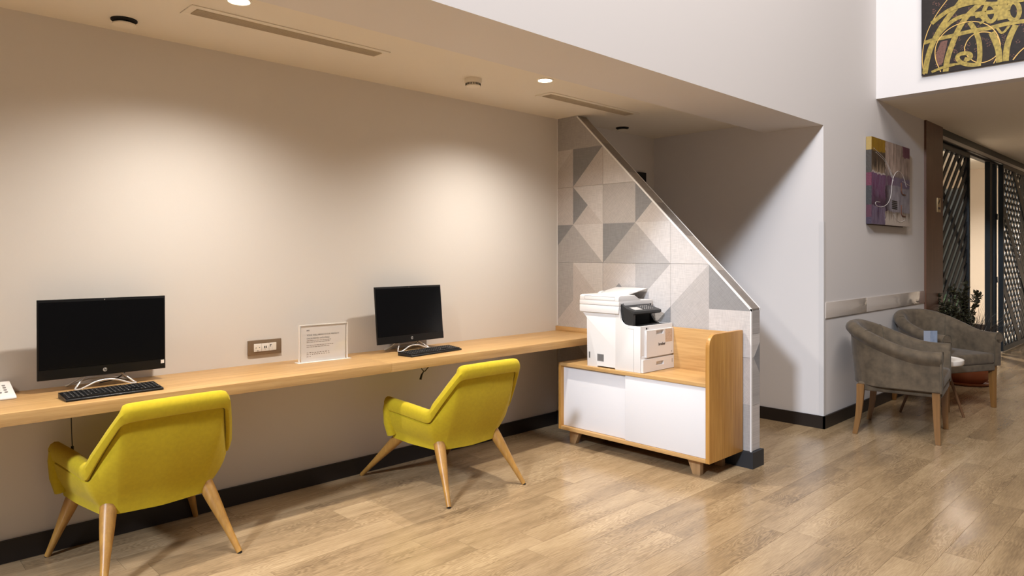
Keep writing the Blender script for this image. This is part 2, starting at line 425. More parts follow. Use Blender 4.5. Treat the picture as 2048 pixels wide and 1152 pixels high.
# ---- tiled stair parapet
dy, dz = 3.591-YE, ZC-1.022           # slope of the parapet top
def topz(y): return 1.022+(y-YE)*dz/dy
bm = new(); prism(bm, [(YE+.006, 0), (YL, 0), (YL, ZC), (3.591, ZC), (YE+.006, topz(YE)-.008)], 'x', XT, XT2)
par = struct(mk('wall_stair', bm, 'trim_white'), 'grey patterned tile parapet with a sloping top')
CELL = {(0, 0): 'tm', (0, 1): 'tm', (0, 2): 'tm', (1, 0): ('B', 'tl', 'tl2'), (1, 1): ('B', 'td', 'tl2'), (1, 2): 'tl', (1, 3): 'tl',
        (2, 0): 'tl2', (2, 1): ('Q', 'td', 'tl2', 'tl'), (2, 2): 'tv', (2, 3): ('Q', 'td', 'tl2', 'tl2'), (2, 4): 'tl2',
        (3, 0): ('B', 'td', 'tm'), (3, 1): ('T', 'tm', 'tl'), (3, 2): ('B', 'td', 'tm'), (3, 3): ('T', 'tm', 'tl'), (3, 4): 'tl', (3, 5): 'tl',
        (4, 0): 'tm', (4, 1): ('T', 'tl2', 'tl'), (4, 2): ('Q', 'tl2', 'td', 'tl2'), (4, 3): ('B', 'tm', 'tl'), (4, 4): ('B', 'tl', 'tv'), (4, 5): 'tt',
        (5, 0): ('B', 'tm', 'tl2'), (5, 1): 'tl2', (5, 2): 'tl', (5, 3): ('B', 'tl', 'td'), (5, 4): 'tv', (5, 5): 'tl',
        (6, 0): 'tm', (6, 1): ('T', 'tm', 'tl'), (6, 4): ('B', 'tm', 'tl')}
tone_keys = ['tl', 'tl2', 'tm', 'td', 'tt', 'tv']
def cell_polys(spec):
    if isinstance(spec, str): return [([(0, 0), (1, 0), (1, 1), (0, 1)], spec)]
    k = spec[0]
    if k == 'B': return [([(0, 0), (1, 1), (0, 1)], spec[1]), ([(0, 0), (1, 0), (1, 1)], spec[2])]
    if k == 'T': return [([(0, 0), (1, 0), (0, 1)], spec[1]), ([(1, 0), (1, 1), (0, 1)], spec[2])]
    return [([(0, 0), (.5, .5), (0, 1)], spec[1]), ([(0, 0), (1, 0), (.5, .5)], spec[2]), ([(1, 0), (1, 1), (0, 1)], spec[3])]
for tr in range(4):
    for tcx in range(3):
        ya, yb = 3.93-.6*tcx, 3.93-.6*(tcx+1); zt, zb = 2.507-.6*tr, 2.507-.6*(tr+1)
        lims = [(1, 0, min(ya-.0009, YL)), (-1, 0, -(yb+.0009)), (0, 1, min(zt-.0009, ZC)), (0, -1, -(zb+.0009)),
                (-dz, dy, dy*1.022-dz*YE-.012)]
        polys = []
        for cr_ in range(2):
            for cc in range(2):
                r_, c_ = tr*2+cr_, tcx*2+cc
                spec = CELL.get((r_, c_), 'tl2' if (r_+c_) % 2 else 'tm')
                y_left, z_bot = 3.93-.3*c_, 2.507-.3*(r_+1)
                for pl_, tone in cell_polys(spec):
                    q = [(y_left-.3*a, z_bot+.3*b) for a, b in pl_]
                    for L in lims:
                        q = clip(q, *L)
                        if len(q) < 3: break
                    if len(q) >= 3: polys.append((q, tone))
        if not polys: continue
        bm = new(); used = []
        for q, tone in polys:
            if tone not in used: used.append(tone)
            f = bm.faces.new([bm.verts.new((XT-.006, p[0], p[1])) for p in q]); f.material_index = used.index(tone)
        ol = [(ya, zb), (yb, zb), (yb, zt), (ya, zt)]
        for L in lims:
            ol = clip(ol, *L)
            if len(ol) < 3: break
        if len(ol) >= 3:
            A = [bm.verts.new((XT-.006, *p)) for p in ol]; B = [bm.verts.new((XT, *p)) for p in ol]
            for i in range(len(ol)): bm.faces.new((A[i], B[i], B[(i+1) % len(ol)], A[(i+1) % len(ol)])).material_index = 0
        bmesh.ops.recalc_face_normals(bm, faces=bm.faces)
        me = bpy.data.meshes.new('tile'); bm.to_mesh(me); bm.free()
        for u_ in used: me.materials.append(M[u_])
        o = bpy.data.objects.new('tile', me); COL.objects.link(o); o.parent = par
# tiles on the narrow end face
zs = [.107, .40, .707, .86, 1.012]; tn = ['tl2', 'tm', 'tl', 'tm']
for i in range(4):
    bxo('tile', tn[i], par, XT+.006, XT2-.004, YE, YE+.006, zs[i]+.001, zs[i+1]-.001)
bm = new(); prism(bm, [(XT+.03, .707), (XT2-.004, .60), (XT2-.004, .80)], 'y', YE-.0006, YE+.001); mk('tile', bm, 'td', par)
# sloping cap tiles and white edge trims
ln = math.hypot(dy, dz); n_ = 6
for i in range(n_):
    a, b = i/n_+.0006, (i+1)/n_-.0006
    q = [(YE+dy*a, 1.022+dz*a-.008), (YE+dy*b, 1.022+dz*b-.008), (YE+dy*b, 1.022+dz*b), (YE+dy*a, 1.022+dz*a)]
    bm = new(); prism(bm, q, 'x', XT+.004, XT2-.006); mk('cap_tile', bm, 'cap' if i % 2 else 'cap2', par)
nz_, ny_ = dy/ln, -dz/ln
for xa, xb in ((XT-.008, XT+.001), (XT2-.006, XT2+.002)):
    q = [(YE-.002, 1.022-.016), (3.591, ZC-.014), (3.591, ZC+.0), (YE-.002, 1.022+.002)]
    bm = new(); prism(bm, q, 'x', xa, xb); mk('edge_trim', bm, 'trim_white', par)
bxo('edge_trim', 'trim_white', par, XT-.008, XT+.006, YE-.002, YE+.006, .10, 1.022)
bxo('edge_trim', 'trim_white', par, XT-.008, XT, YL-.006, YL, .8, ZC)
sbox('baseboard_stair', 'base_grey', XT-.018, XT2+.018, YE-.018, YL, 0, .105, label='anthracite skirting block around the parapet foot')
# dark wall plate beside the stair corner
tag(bxo('wall_plate', 'black', None, 5.30, 5.43, YL-.02, YL, 1.86, 2.13), 'small dark plate on the shaded wall above the parapet', 'wall plate')

# ---- acrylic wall guard strips
for i, (xa, xb) in enumerate(((XR+.03, 6.505), (6.509, 8.185))):
    tag(bxo('wall_guard', 'acr_wall', None, xa, xb, YB-.008, YB, .866, .992, bev=.002), ('short' if i == 0 else 'long')+' glossy chair rail strip on beige wall '+('next to the stair corner' if i == 0 else 'next to the walnut pier'), 'chair rail', 'chair rail strips')

# ================================================================ CEILING FITTINGS
def downlight(x, y, z, label, power, cone=145, blend=.95, r=.042, group='recessed ceiling spotlights', col=(1, .944, .875), em=None, lamp='downlight_lamp'):
    t = thing('downlight', label, 'ceiling light', (x, y, z), 0, group)
    bm = new(); lathe(bm, [(r, 0), (r+.012, 0), (r+.012, -.004), (r+.004, -.007), (r, -.004), (r, 0)], 24); mk('trim_ring', bm, 'lamp_ring', t, True)
    bm = new(); lathe(bm, [(0, -.003), (r, -.003), (r, 0), (0, 0)], 24); mk('lens', bm, em or 'lamp', t)
    if em:
        bm = new(); lathe(bm, [(r*.95, -.003)]+[(r*.9*math.cos(a*PI/12), -.004-r*.8*math.sin(a*PI/12)) for a in range(6)]+[(0, -.004-r*.8)], 24); mk('lens_dome', bm, em, t, True)
    l = bpy.data.lights.new(lamp, 'SPOT'); l.energy = power; l.color = col; l.spot_size = math.radians(cone); l.spot_blend = blend; l.shadow_soft_size = .03
    o = bpy.data.objects.new(lamp, l); COL.objects.link(o); o.parent = t; o.location = (0, 0, -.012 if not em else -.07)
    return t
downlight(1.255, 2.976, ZC, 'recessed spotlight in low ceiling beside the long air grille', 150)
downlight(3.208, 2.995, ZC, 'recessed spotlight in low ceiling beside the smoke detector', 150)
downlight(-.70, 2.98, ZC, 'recessed spotlight in low ceiling above the telephone end', 110, lamp='desk_row_lamp_offscreen')
downlight(11.85, 2.73, 2.92, 'recessed spotlight behind the openwork screen panel', 330, r=.06, em=M['lamp_hot'])
downlight(13.3, 2.66, 2.92, 'recessed spotlight above the opening between the screens', 330, r=.06, em=M['lamp_hot'])
for x, y, p, nm in ((9.2, .4, 22, 'lounge_middle_lamp_offscreen'), (9.2, -1.4, 22, 'lounge_outer_lamp_offscreen'), (11.8, .4, 22, 'lounge_far_middle_lamp_offscreen'), (11.8, -1.4, 22, 'lounge_far_outer_lamp_offscreen')):
    downlight(x, y, ZL, 'recessed spotlight in the ceiling above the armchairs', p, group='lounge ceiling spotlights', lamp=nm)
def vent(x0, x1, y0, y1, label):
    t = thing('air_grille', label, 'air vent', (x0, y0, ZC), 0, 'linear ceiling grilles')
    L, W = x1-x0, y1-y0; f = .034
    bxo('frame', 'ceil', t, 0, L, 0, f, -.005, .0, bev=.001); bxo('frame', 'ceil', t, 0, L, W-f, W, -.005, 0, bev=.001)
    bxo('frame', 'ceil', t, 0, f, f, W-f, -.005, 0, bev=.001); bxo('frame', 'ceil', t, L-f, L, f, W-f, -.005, 0, bev=.001)
    bxo('backing', 'vent_gap', t, f, L-f, f, W-f, -.001, 0)
    n = 8; st = (W-2*f)/n
    for i in range(n): bxo('slat', 'vent', t, f, L-f, f+st*i+.001, f+st*i+st*.45, -.010, -.001)
    return t
vent(1.126, 2.165, 3.165, 3.315, 'long white linear air grille in ceiling above the telephone-side chair')
vent(3.475, 4.49, 3.185, 3.34, 'linear air grille in ceiling by the tiled parapet top')
t = thing('smoke_detector', 'round white smoke detector on the low ceiling', 'smoke detector', (2.865, 3.29, ZC))
bm = new(); lathe(bm, [(0, 0), (.053, 0), (.054, -.022), (.050, -.028), (.0, -.028)], 32); mk('base', bm, 'detector', t, True)
bm = new(); lathe(bm, [(.0, -.052), (.034, -.052), (.042, -.049), (.045, -.042), (.046, -.028), (0, -.028)], 32); mk('cover', bm, 'detector', t, True)
for k in range(28):
    a = 2*PI*k/28
    if k == 0:
        bm = new(); box(bm, .0435, .0475, -.0022, .0022, -.043, -.031); s0 = mk('slot', bm, 'dark_hole', t); s = s0
    else: s = s0.copy(); COL.objects.link(s); s.parent = t
    s.rotation_euler = (0, 0, a)
def valve(x, y, label):
    t = thing('air_valve', label, 'air valve', (x, y, ZC), 0, 'round ceiling air valves')
    bm = new(); lathe(bm, [(0, 0), (.056, 0), (.056, -.006), (.045, -.012), (0, -.012)], 32); mk('ring', bm, 'dark_hole', t, True)
    bm = new(); lathe(bm, [(0, -.012), (.03, -.012), (.05, -.02), (.05, -.026), (0, -.030)], 32); mk('disc', bm, 'detector', t, True)
valve(.975, 3.60, 'round ceiling air valve above the telephone end of the desk')
valve(4.90, 3.66, 'round ceiling air valve above the stair parapet')

# ================================================================ DESK
t = thing('wall_desk', 'long oak desktop fixed along the cream wall', 'desk', (0, 3.3, 0))
bxo('desk_board', 'oak_x', t, -2.0, 2.2635, -.004, .5, .706, .757, bev=.0015)
bxo('desk_board', 'oak_x', t, 2.2645, XT-.018, -.004, .5, .706, .757, bev=.0015)
bxo('end_strip', 'oak_y', t, XT-.026, XT-.006, -.06, .5, .757, .794, bev=.0015)
ZD = .757

# ================================================================ YELLOW CHAIRS
def yellow_chair(loc, rz, ff, label):
    t = thing('yellow_armchair', label, 'armchair', (loc[0], loc[1], 0), rz, 'yellow armchairs at the desk')
    # half rim: arm front -> joint -> back top corner -> top middle, each with its base point
    R = [(-.345, .172, .522), (-.330, .02, .510), (-.322, -.228, .490), (-.276, -.325, .620), (-.224, -.420, .750), (0, -.430, .754)]
    B = [(-.302, .172, .292), (-.278, .03, .278), (-.245, -.190, .275), (-.215, -.212, .275), (-.180, -.228, .275), (0, -.240, .270)]
    def mir(L): return L+[(-x, y, z) for x, y, z in L[-2::-1]]
    def dens(L):
        P = [Vector(p) for p in L]; out = []
        for i in range(len(P)-1):
            for k in range(10): out.append(P[i].lerp(P[i+1], k/10))
        out.append(P[-1]); n = len(out)
        for _ in range(3): out = [out[0]]+[(out[i-1]+out[i]*2+out[i+1])/4 for i in range(1, n-1)]+[out[-1]]
        return out
    Rd, Bd = dens(mir(R)), dens(mir(B)); n = len(Rd)
    bm = new(); cols = []; pipe = []; under = []
    C = Vector((0, -.02, .235))
    for i in range(n):
        r, b = Rd[i], Bd[i]
        tg = (Rd[min(i+1, n-1)]-Rd[max(i-1, 0)]).normalized(); d = (b-r); L = d.length; d.normalize()
        nn = tg.cross(d).normalized()
        if nn.dot(Vector((r.x, r.y+.05, 0))) < 0: nn = -nn
        pts = []
        # inner face up, over the padded rim, down the outside, under the seat
        pts.append(b.lerp(r, .1)-nn*.065); pts.append(b.lerp(r, .55)-nn*.066)
        for s_, o_ in ((.05, -.064), (.02, -.058), (.004, -.044), (-.001, -.029), (.004, -.012), (.020, .001), (.050, .004), (.066, .003), (.073, -.004), (.075, -.020)): pts.append(r+d*s_+nn*o_)
        for f in (.35, .5, .65, .8, .92):
            bul = .024*math.sin(PI*min(1, f*1.02)) if f < .98 else 0
            pts.append(r+d*(L*f)+nn*(bul-.022))
        h = Vector((C.x-b.x, C.y-b.y, 0))
        pts.append(b+h*.06+Vector((0, 0, -.012))); pts.append(b+h*.25+Vector((0, 0, -.026))); pts.append(b+h*.6+Vector((0, 0, -.034)))
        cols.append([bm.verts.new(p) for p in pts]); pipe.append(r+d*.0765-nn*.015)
    for a, b in zip(cols, cols[1:]):
        for k in range(len(a)-1): bm.faces.new((a[k], b[k], b[k+1], a[k+1]))
    bm.faces.new(cols[0][:-2]); bm.faces.new(cols[-1][:-2])
    bm.faces.new([c[-1] for c in cols])
    mk('shell', bm, 'yellow', t, True)
    # padded band down the front of each arm
    for s in (-1, 1):
        bm = new(); tube(bm, [(s*.314, .160, .494), (s*.312, .170, .45), (s*.303, .172, .37), (s*.288, .166, .300)], [.029, .033, .035, .031], 12); mk('arm_front_pad', bm, 'yellow', t, True)
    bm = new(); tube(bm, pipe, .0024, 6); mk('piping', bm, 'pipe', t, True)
    bm = new(); box(bm, -.225, .225, -.17, .22, .27, .40, bev=.035, seg=4); mk('seat_cushion', bm, 'yellow', t, True)
    for (tx, ty, tz, fx, fy) in ((-.205, -.185, .30, -.283, -.374), (.205, -.185, .30, .283, -.374), (-.24, .13, .30, -.332, ff), (.24, .13, .30, .332, ff)):
        a, b = Vector((tx, ty, tz)), Vector((fx, fy, .004)); bm = new()
        ps = [a.lerp(b, k/8) for k in range(9)]; rs = [.0335, .0325, .030, .0265, .0225, .019, .0165, .0145, .013]
        tube(bm, ps, rs, 14); lg = mk('leg', bm, 'beech', t, True)
        bm = new(); lathe(bm, [(0, 0), (.011, 0), (.012, .005), (0, .006)], 12); mk('foot_glide', bm, 'dark_hole', lg, loc=(fx, fy, 0))
    return t
yellow_chair((2.677, 3.309), math.radians(-1), .440, 'yellow fabric armchair on splayed wooden legs in front of the acrylic-sign monitor')
yellow_chair((1.040, 3.533), math.radians(2.7), .225, 'yellow fabric armchair on splayed wooden legs in front of the telephone-side monitor')

# ================================================================ COMPUTERS
def computer(loc, rz, tilt, label, sticker):
    t = thing('all_in_one_computer', label, 'computer', (loc[0], loc[1], ZD), rz, 'computers on the desk')
    W, Hh, zb = .532, .358, .055
    mt = Matrix.Translation((0, 0, zb)) @ Matrix.Rotation(-tilt, 4, 'X') @ Matrix.Translation((0, 0, -zb))
    # front of the display is the plane y = 0 facing -y
    bm = new(); box(bm, -W/2, W/2, -.002, .009, zb, zb+Hh, bev=.002)
    prism(bm, [(.008, zb+.025), (.032, zb+.05), (.034, zb+.18), (.022, zb+Hh-.06), (.008, zb+Hh-.03)], 'x', -W/2+.05, W/2-.05, bev=.003)
    for v in bm.verts: v.co = mt @ v.co
    body = mk('housing', bm, 'black', t, True)
    def front(name, m, x0, x1, z0, z1, y0, y1, parent=body):
        bm = new(); box(bm, x0, x1, y0, y1, z0, z1, mtx=mt); return mk(name, bm, m, parent)
    front('screen', 'screen', -W/2+.006, W/2-.006, zb+.046, zb+Hh-.012, -.0035, -.001)
    front('chin', 'black', -W/2+.001, W/2-.001, zb+.002, zb+.0445, -.0045, -.001)
    bm = new(); tube(bm, [(0, -.0038, zb+Hh-.007), (0, -.0028, zb+Hh-.007)], .0025, 10)
    for v in bm.verts: v.co = mt @ v.co
    mk('webcam', bm, 'printer_grey', body)
    bm = new(); tube(bm, [(0, -.0062, zb+.024), (0, -.004, zb+.024)], .0088, 24)
    for v in bm.verts: v.co = mt @ v.co
    lg = mk('logo_disc', bm, 'silver', body)
    tx = text('logo_letters', 'hp', .0145, 'black', lg, (-.0068, -.0066, zb+.0205), (PI/2, 0, 0), shear=.25, bold=.0002)
    tx.data.transform(Matrix.Identity(4)); tx.matrix_local = mt @ Matrix.LocRotScale(Vector((-.0066, -.0066, zb+.0205)), Matrix.Rotation(PI/2, 3, 'X').to_quaternion(), None)
    if sticker: front('sticker', 'paper', W/2-.022, W/2-.007, zb+.026, zb+.043, -.0052, -.0044)
    # neck and bent-wire stand
    bm = new(); box(bm, -.045, .045, .02, .05, .062, .13, bev=.006); mk('neck', bm, 'black', t, True)
    r = .0042
    fr = [(-.05, .045, .085), (-.085, .02, .045), (-.122, -.012, .008), (-.128, -.032, .0045), (-.108, -.038, .0045), (-.080, -.034, .016), (-.04, -.026, .032), (0, -.024, .036)]
    fr = fr+[(-x, y, z) for x, y, z in fr[-2::-1]]
    bm = new(); tube(bm, smooth_path(fr, 3), r, 10); mk('front_wire', bm, 'chrome', t, True)
    bk = [(-.05, .045, .085), (-.09, .065, .038), (-.13, .090, .008), (-.138, .108, .0045), (-.116, .114, .0045), (-.07, .108, .024), (0, .104, .032)]
    bk = bk+[(-x, y, z) for x, y, z in bk[-2::-1]]
    bm = new(); tube(bm, smooth_path(bk, 3), r, 10); mk('rear_wire', bm, 'chrome', t, True)
    cb = smooth_path([(.10, .03, .10), (.11, .05, .062), (.09, .07, .03), (.06, .085, .012), (0, .09, .004)], 3)
    bm = new(); tube(bm, cb, .0025, 6); mk('cable', bm, 'black', t, True)
    return t
computer((.910, 3.662), 0, math.radians(1.0), 'black all-in-one computer on bent wire stand next to the telephone', True)
computer((2.668, 3.662), math.radians(2.0), math.radians(5.5), 'black all-in-one computer on bent wire stand next to the acrylic sign', False)

def keyboard(loc, rz, W, D, label):
    t = thing('keyboard', label, 'keyboard', (loc[0], loc[1], ZD), rz, 'keyboards on the desk')
    tl = math.radians(5); mt = Matrix.Rotation(tl, 4, 'X')
    bm = new(); prism(bm, [(-D/2, 0), (D/2, 0), (D/2, .024), (-D/2+.004, .011), (-D/2, .008)], 'x', -W/2, W/2, bev=.0025); mk('base', bm, 'black', t, True)
    bm = new(); bl = new(); rr = random.Random(5)
    rows = 6; kw = (W-.016)/21; kd = (D-.022)/rows
    for r_ in range(rows):
        c = 0
        while c < 21:
            wd = 5 if (r_ == 0 and c == 4) else 1
            if c in (14, 18) and wd == 1: c += .35 if False else 0
            x0 = -W/2+.008+c*kw; y0 = -D/2+.010+r_*kd; zt = .011+(y0+D/2)*.09
            if not (r_ == 1 and 14 <= c < 17):
                box(bm, x0+.0012, x0+kw*wd-.0012, y0+.0012, y0+kd-.0012, zt-.002, zt+.0055)
                box(bl, x0+kw*.3, x0+kw*.55, y0+kd*.5, y0+kd*.72, zt+.0053, zt+.0058)
            c += wd
    k = mk('keys', bm, 'key', t); k['kind'] = 'stuff'
    l_ = mk('key_legends', bl, 'legend', t); l_['kind'] = 'stuff'
keyboard((.885, 3.440), math.radians(1.5), .385, .130, 'black keyboard in front of the telephone-side computer')
keyboard((2.680, 3.480), math.radians(6), .43, .125, 'black keyboard in front of the acrylic-sign computer')

# cables under the desk
bm = new(); tube(bm, smooth_path([(.765, 3.62, .708), (.766, 3.62, .60), (.770, 3.62, .51)], 2), .0022, 6)
c1 = mk('hanging_cable', bm, 'black', None, True); tag(c1, 'thin cable hanging straight below the telephone-side computer', 'cable')
bm = new(); tube(bm, [(.770, 3.62, .512), (.770, 3.62, .495)], .006, 8); mk('cable_end', bm, 'black', c1, True)
bm = new(); tube(bm, smooth_path([(2.565, 3.42, .708), (2.56, 3.42, .68), (2.585, 3.42, .655), (2.60, 3.42, .668), (2.625, 3.42, .69), (2.63, 3.42, .708)], 3), .003, 6)
c2 = mk('looped_cable', bm, 'black', None, True); tag(c2, 'short looped cable with plug hanging below the desk seam', 'cable')
bm = new(); tube(bm, [(2.58, 3.42, .660), (2.565, 3.42, .64), (2.555, 3.42, .612)], [.003, .006, .0075], 8); mk('plug', bm, 'black', c2, True)

# ================================================================ ACRYLIC SIGN
t = thing('acrylic_sign', 'clear acrylic stand holding a printed notice on the desk', 'sign', (2.036, 3.655, ZD), math.radians(-2.5))
W, Hs = .302, .212
bxo('foot', 'acrylic_edge', t, -W/2-.014, W/2+.014, -.028, .028, 0, .003, bev=.001)
bxo('front_pane', 'acrylic', t, -W/2, W/2, -.0062, -.0022, .003, .003+Hs)
bxo('paper_sheet', 'paper', t, -W/2+.014, W/2-.014, -.0016, .0016, .004, .003+Hs-.008)
bxo('back_pane', 'acrylic', t, -W/2, W/2, .0022, .0062, .003, .003+Hs)
for x0, x1, z0, z1 in ((-W/2-.001, -W/2+.003, .003, .003+Hs), (W/2-.003, W/2+.001, .003, .003+Hs), (-W/2, W/2, Hs-.001, Hs+.003)):
    bxo('pane_edge', 'acrylic_edge', t, x0, x1, -.0066, .0066, z0, z1)
sh = bxo('print_area', 'paper', t, -W/2+.02, W/2-.02, -.0021, -.0015, .02, Hs-.02)
def line(b, x, z, size, m='ink', bold=0): return text('lettering', b, size, m, sh, (x, -.0023, z), (PI/2, 0, 0), bold=bold, extrude=.0001)
x0 = -W/2+.046
line('IHG', x0, .178, .010, 'ink', .0004)
line('YOUR WELL-BEING IS OUR PRIORITY', x0, .150, .0122)
line('ÖNCELİĞİMİZ SAĞLIĞINIZ', x0, .131, .0115)
rr = random.Random(2)
bm = new()                                       # illegible small print
for z, L in ((.121, .150), (.112, .145), (.094, .165), (.085, .140)):
    x = x0
    while x < x0+L:
        wl = rr.uniform(.006, .018); box(bm, x, min(x+wl, x0+L), -.0024, -.0021, z, z+.0032); x += wl+.003
for z in (.052, .042, .030):
    x = x0
    while x < x0+(.14 if z > .035 else .02):
        wl = rr.uniform(.006, .012); box(bm, x, x+wl, -.0024, -.0021, z, z+rr.uniform(.002, .005)); x += wl+.006
o = mk('small_print', bm, 'ink_soft', sh); o['kind'] = 'stuff'

# ================================================================ SOCKET PLATE
t = thing('socket_plate', 'bronze framed triple wall socket above the desk', 'wall socket', (1.746, YL, .808))
bm = new(); prism(bm, [(-.098, 0), (.098, 0), (.098, .084), (-.098, .084)], 'y', -.011, 0, bev=.004); mk('frame', bm, 'bronze', t, True)
for i in range(3):
    x = -.066+.044*i
    m_ = bxo('module', 'socket', t, x+.001, x+.0435, -.0145, -.009, .020, .064, bev=.0015)
    if i == 0:
        bm = new(); tube(bm, [(x+.022, -.0150, .042), (x+.022, -.012, .042)], .017, 24); mk('well', bm, 'lamp_ring', m_)
        for dx in (-.010, .010):
            bm = new(); tube(bm, [(x+.022+dx, -.0155, .042), (x+.022+dx, -.013, .042)], .0026, 10); mk('pin_hole', bm, 'dark_hole', m_)
        bxo('earth_clip', 'dark_hole', m_, x+.018, x+.026, -.0155, -.013, .0235, .027)
    elif i == 1:
        for dx in (-.006, .003): bxo('usb_port', 'dark_hole', m_, x+.022+dx, x+.027+dx, -.0152, -.013, .036, .049)
        bxo('usb_mark', 'dark_hole', m_, x+.0205, x+.0225, -.0152, -.014, .0295, .032)
    else:
        bxo('keystone_port', 'dark_hole', m_, x+.006, x+.015, -.0152, -.013, .053, .056); bxo('keystone_port', 'dark_hole', m_, x+.006, x+.009, -.0152, -.013, .043, .055)
        bxo('shutter', 'lamp_ring', m_, x+.022, x+.041, -.0156, -.013, .024, .061)

# ================================================================ TELEPHONE
t = thing('desk_telephone', 'white desk telephone at the far end of the desk', 'telephone', (.462, 3.690, ZD), math.radians(0))
bm = new(); prism(bm, [(-.085, 0), (.10, 0), (.10, .050), (.085, .055), (-.075, .015), (-.085, .008)], 'x', -.11, .10, bev=.005); mk('base', bm, 'phone', t, True)
for i in range(4):
    for j in range(3):
        x = .022+j*.024; y = -.035+i*.024; z = .0155+(y+.075)*.25
        bm = new(); tube(bm, [(x, y, z-.002), (x, y, z+.0025)], .0062 if not (i == 0 and j == 1) else .009, 12); mk('button', bm, 'printer_grey', t, True)
bm = new(); tube(bm, smooth_path([(-.055, -.085, .045), (-.055, -.03, .072), (-.055, .04, .09), (-.055, .10, .088)], 2), [.020]*4+[.016]*8+[.020]*4, 10); mk('handset', bm, 'phone', t, True)

# ================================================================ CABINET
CX0, CX1, CYA, CYB, CZ0, CZ1 = 3.785, XT-.02, 2.18, 3.40, .105, .588
t = thing('sideboard', 'oak sideboard with white sliding doors beside the parapet', 'sideboard', (CX0, CYB, 0))
def L(x0, x1, y0, y1, z0, z1): return (x0-CX0, x1-CX0, y0-CYB, y1-CYB, z0, z1)
bxo('top_board', 'oak_y', t, *L(CX0, CX1, CYA+.026, CYB, CZ1-.022, CZ1), bev=.001)
bxo('bottom_board', 'oak_y', t, *L(CX0, CX1, CYA+.026, CYB-.024, CZ0, CZ0+.024), bev=.001)
bxo('side_panel', 'oak_z', t, *L(CX0, CX1, CYB-.024, CYB, CZ0, CZ1-.0222), bev=.001)
pr = [(CX0, CZ0), (CX1, CZ0), (CX1, .885)]
for k in range(9):
    a = PI/2+k*PI/16; pr.append((CX0+.075+.075*math.cos(a), .885-.075+.075*math.sin(a)))
bm = new(); prism(bm, [(a-CX0, b) for a, b in pr], 'y', CYA-CYB, CYA+.026-CYB, bev=.0012); mk('side_panel', bm, 'oak_z', t, True)
bxo('back_panel', 'oak_y', t, *L(CX1-.02, CX1, CYA+.026, 3.12, CZ1, .868), bev=.001)
bxo('carcass_back', 'white_lam', t, *L(CX1-.012, CX1, CYA+.026, CYB-.024, CZ0+.024, CZ1-.022))
bxo('sliding_door', 'white_lam', t, *L(CX0+.030, CX0+.046, 2.79, CYB-.025, CZ0+.026, CZ1-.024), bev=.001)
bxo('sliding_door', 'white_lam', t, *L(CX0+.008, CX0+.024, CYA+.028, 2.809, CZ0+.026, CZ1-.024), bev=.001)
for y, s in ((3.30, 1), (2.33, -1)):
    for x in (CX0+.085, CX1-.06):
        q = [(y-.035, 0), (y+.035, 0), (y+.045+.012*s, CZ0), (y-.045+.012*s, CZ0)]
        q = [(y+s*.022-.026, 0), (y+s*.022+.026, 0), (y+.048, CZ0), (y-.048, CZ0)]
        bm = new(); prism(bm, [(a-CYB, b) for a, b in q], 'x', x-.02-CX0, x+.02-CX0, bev=.001); mk('leg', bm, 'cab_leg', t, True)

# ================================================================ PRINTER
PX0, PX1 = 3.812, 4.190
t = thing('printer', 'white multifunction laser printer on the oak sideboard', 'printer', (PX0, 2.70, CZ1))
def Lp(x0, x1, y0, y1, z0, z1): return (x0-PX0, x1-PX0, y0-2.70, y1-2.70, z0-CZ1, z1-CZ1)
def pp(name, m, poly, x0, x1, parent=t, bev=.003):
    bm = new(); prism(bm, [(a-2.70, b-CZ1) for a, b in poly], 'x', x0-PX0, x1-PX0, bev=bev); return mk(name, bm, m, parent, True)
arc = [(2.835-.0+.042*math.sin(k*PI/12), .938-.042*math.cos(k*PI/12)) for k in range(0, 7)]
# lower body with a front lip, tray opening is the dark tub behind it
body = pp('body', 'printer', [(2.70, CZ1), (2.908, CZ1), (2.908, CZ1+.014), (3.06, CZ1+.014), (3.06, CZ1), (3.153, CZ1), (3.153, .93), (3.205, .968), (2.885, .968), (2.885, .70), (2.70, .70)], PX0, PX1)
pp('front_lip', 'printer', [(2.70, .70), (2.89, .70), (2.89, .88), (2.715, .88), (2.715, .896), (2.70, .896)], PX0+.006, PX1-.006, body, .004)
side_poly = [(2.70, CZ1+.001), (2.905, CZ1+.001), (2.905, .966), (2.889, .967), (2.889, 1.045), (2.872, 1.045), (2.868, .99)]+[(2.865-.06*(1-math.cos(a)), .955-.06*math.sin(a)) for a in [k*PI/16 for k in range(1, 9)]]+[(2.70, .896)]
for xa, xb in ((PX0-.0012, PX0+.010), (PX1-.010, PX1+.0012)): pp('side_cheek', 'printer', side_poly, xa, xb, body, .002)
pp('tub_floor', 'printer_dark', [(2.715, .878), (2.885, .878), (2.885, .884), (2.80, .890), (2.715, .897)], PX0+.012, PX1-.012, body, 0)
pp('tub_back', 'dark_hole', [(2.868, .88), (2.884, .88), (2.884, 1.05), (2.868, 1.05)], PX0+.012, PX1-.012, body, 0)
cheek = [(2.868, 1.045), (2.866, .98), (2.855, .94), (2.83, .905), (2.80, .892), (2.765, .895), (2.765, .978), (2.80, .995), (2.868, 1.035)]
pp('inner_cheek', 'printer_dark', cheek, PX0+.010, PX0+.034, body, 0)
pp('inner_cheek', 'printer_dark', [(2.868, 1.045), (2.866, .98), (2.855, .94), (2.83, .905), (2.80, .893), (2.868, .893)], PX1-.03, PX1-.010, body, 0)
cp = pp('control_panel', 'printer_dark', [(2.868, 1.022), (2.758, .990), (2.755, .974), (2.768, .965), (2.868, .985)], PX0+.012, PX1-.05, t, .002)
sl = math.atan2(.032, .11)
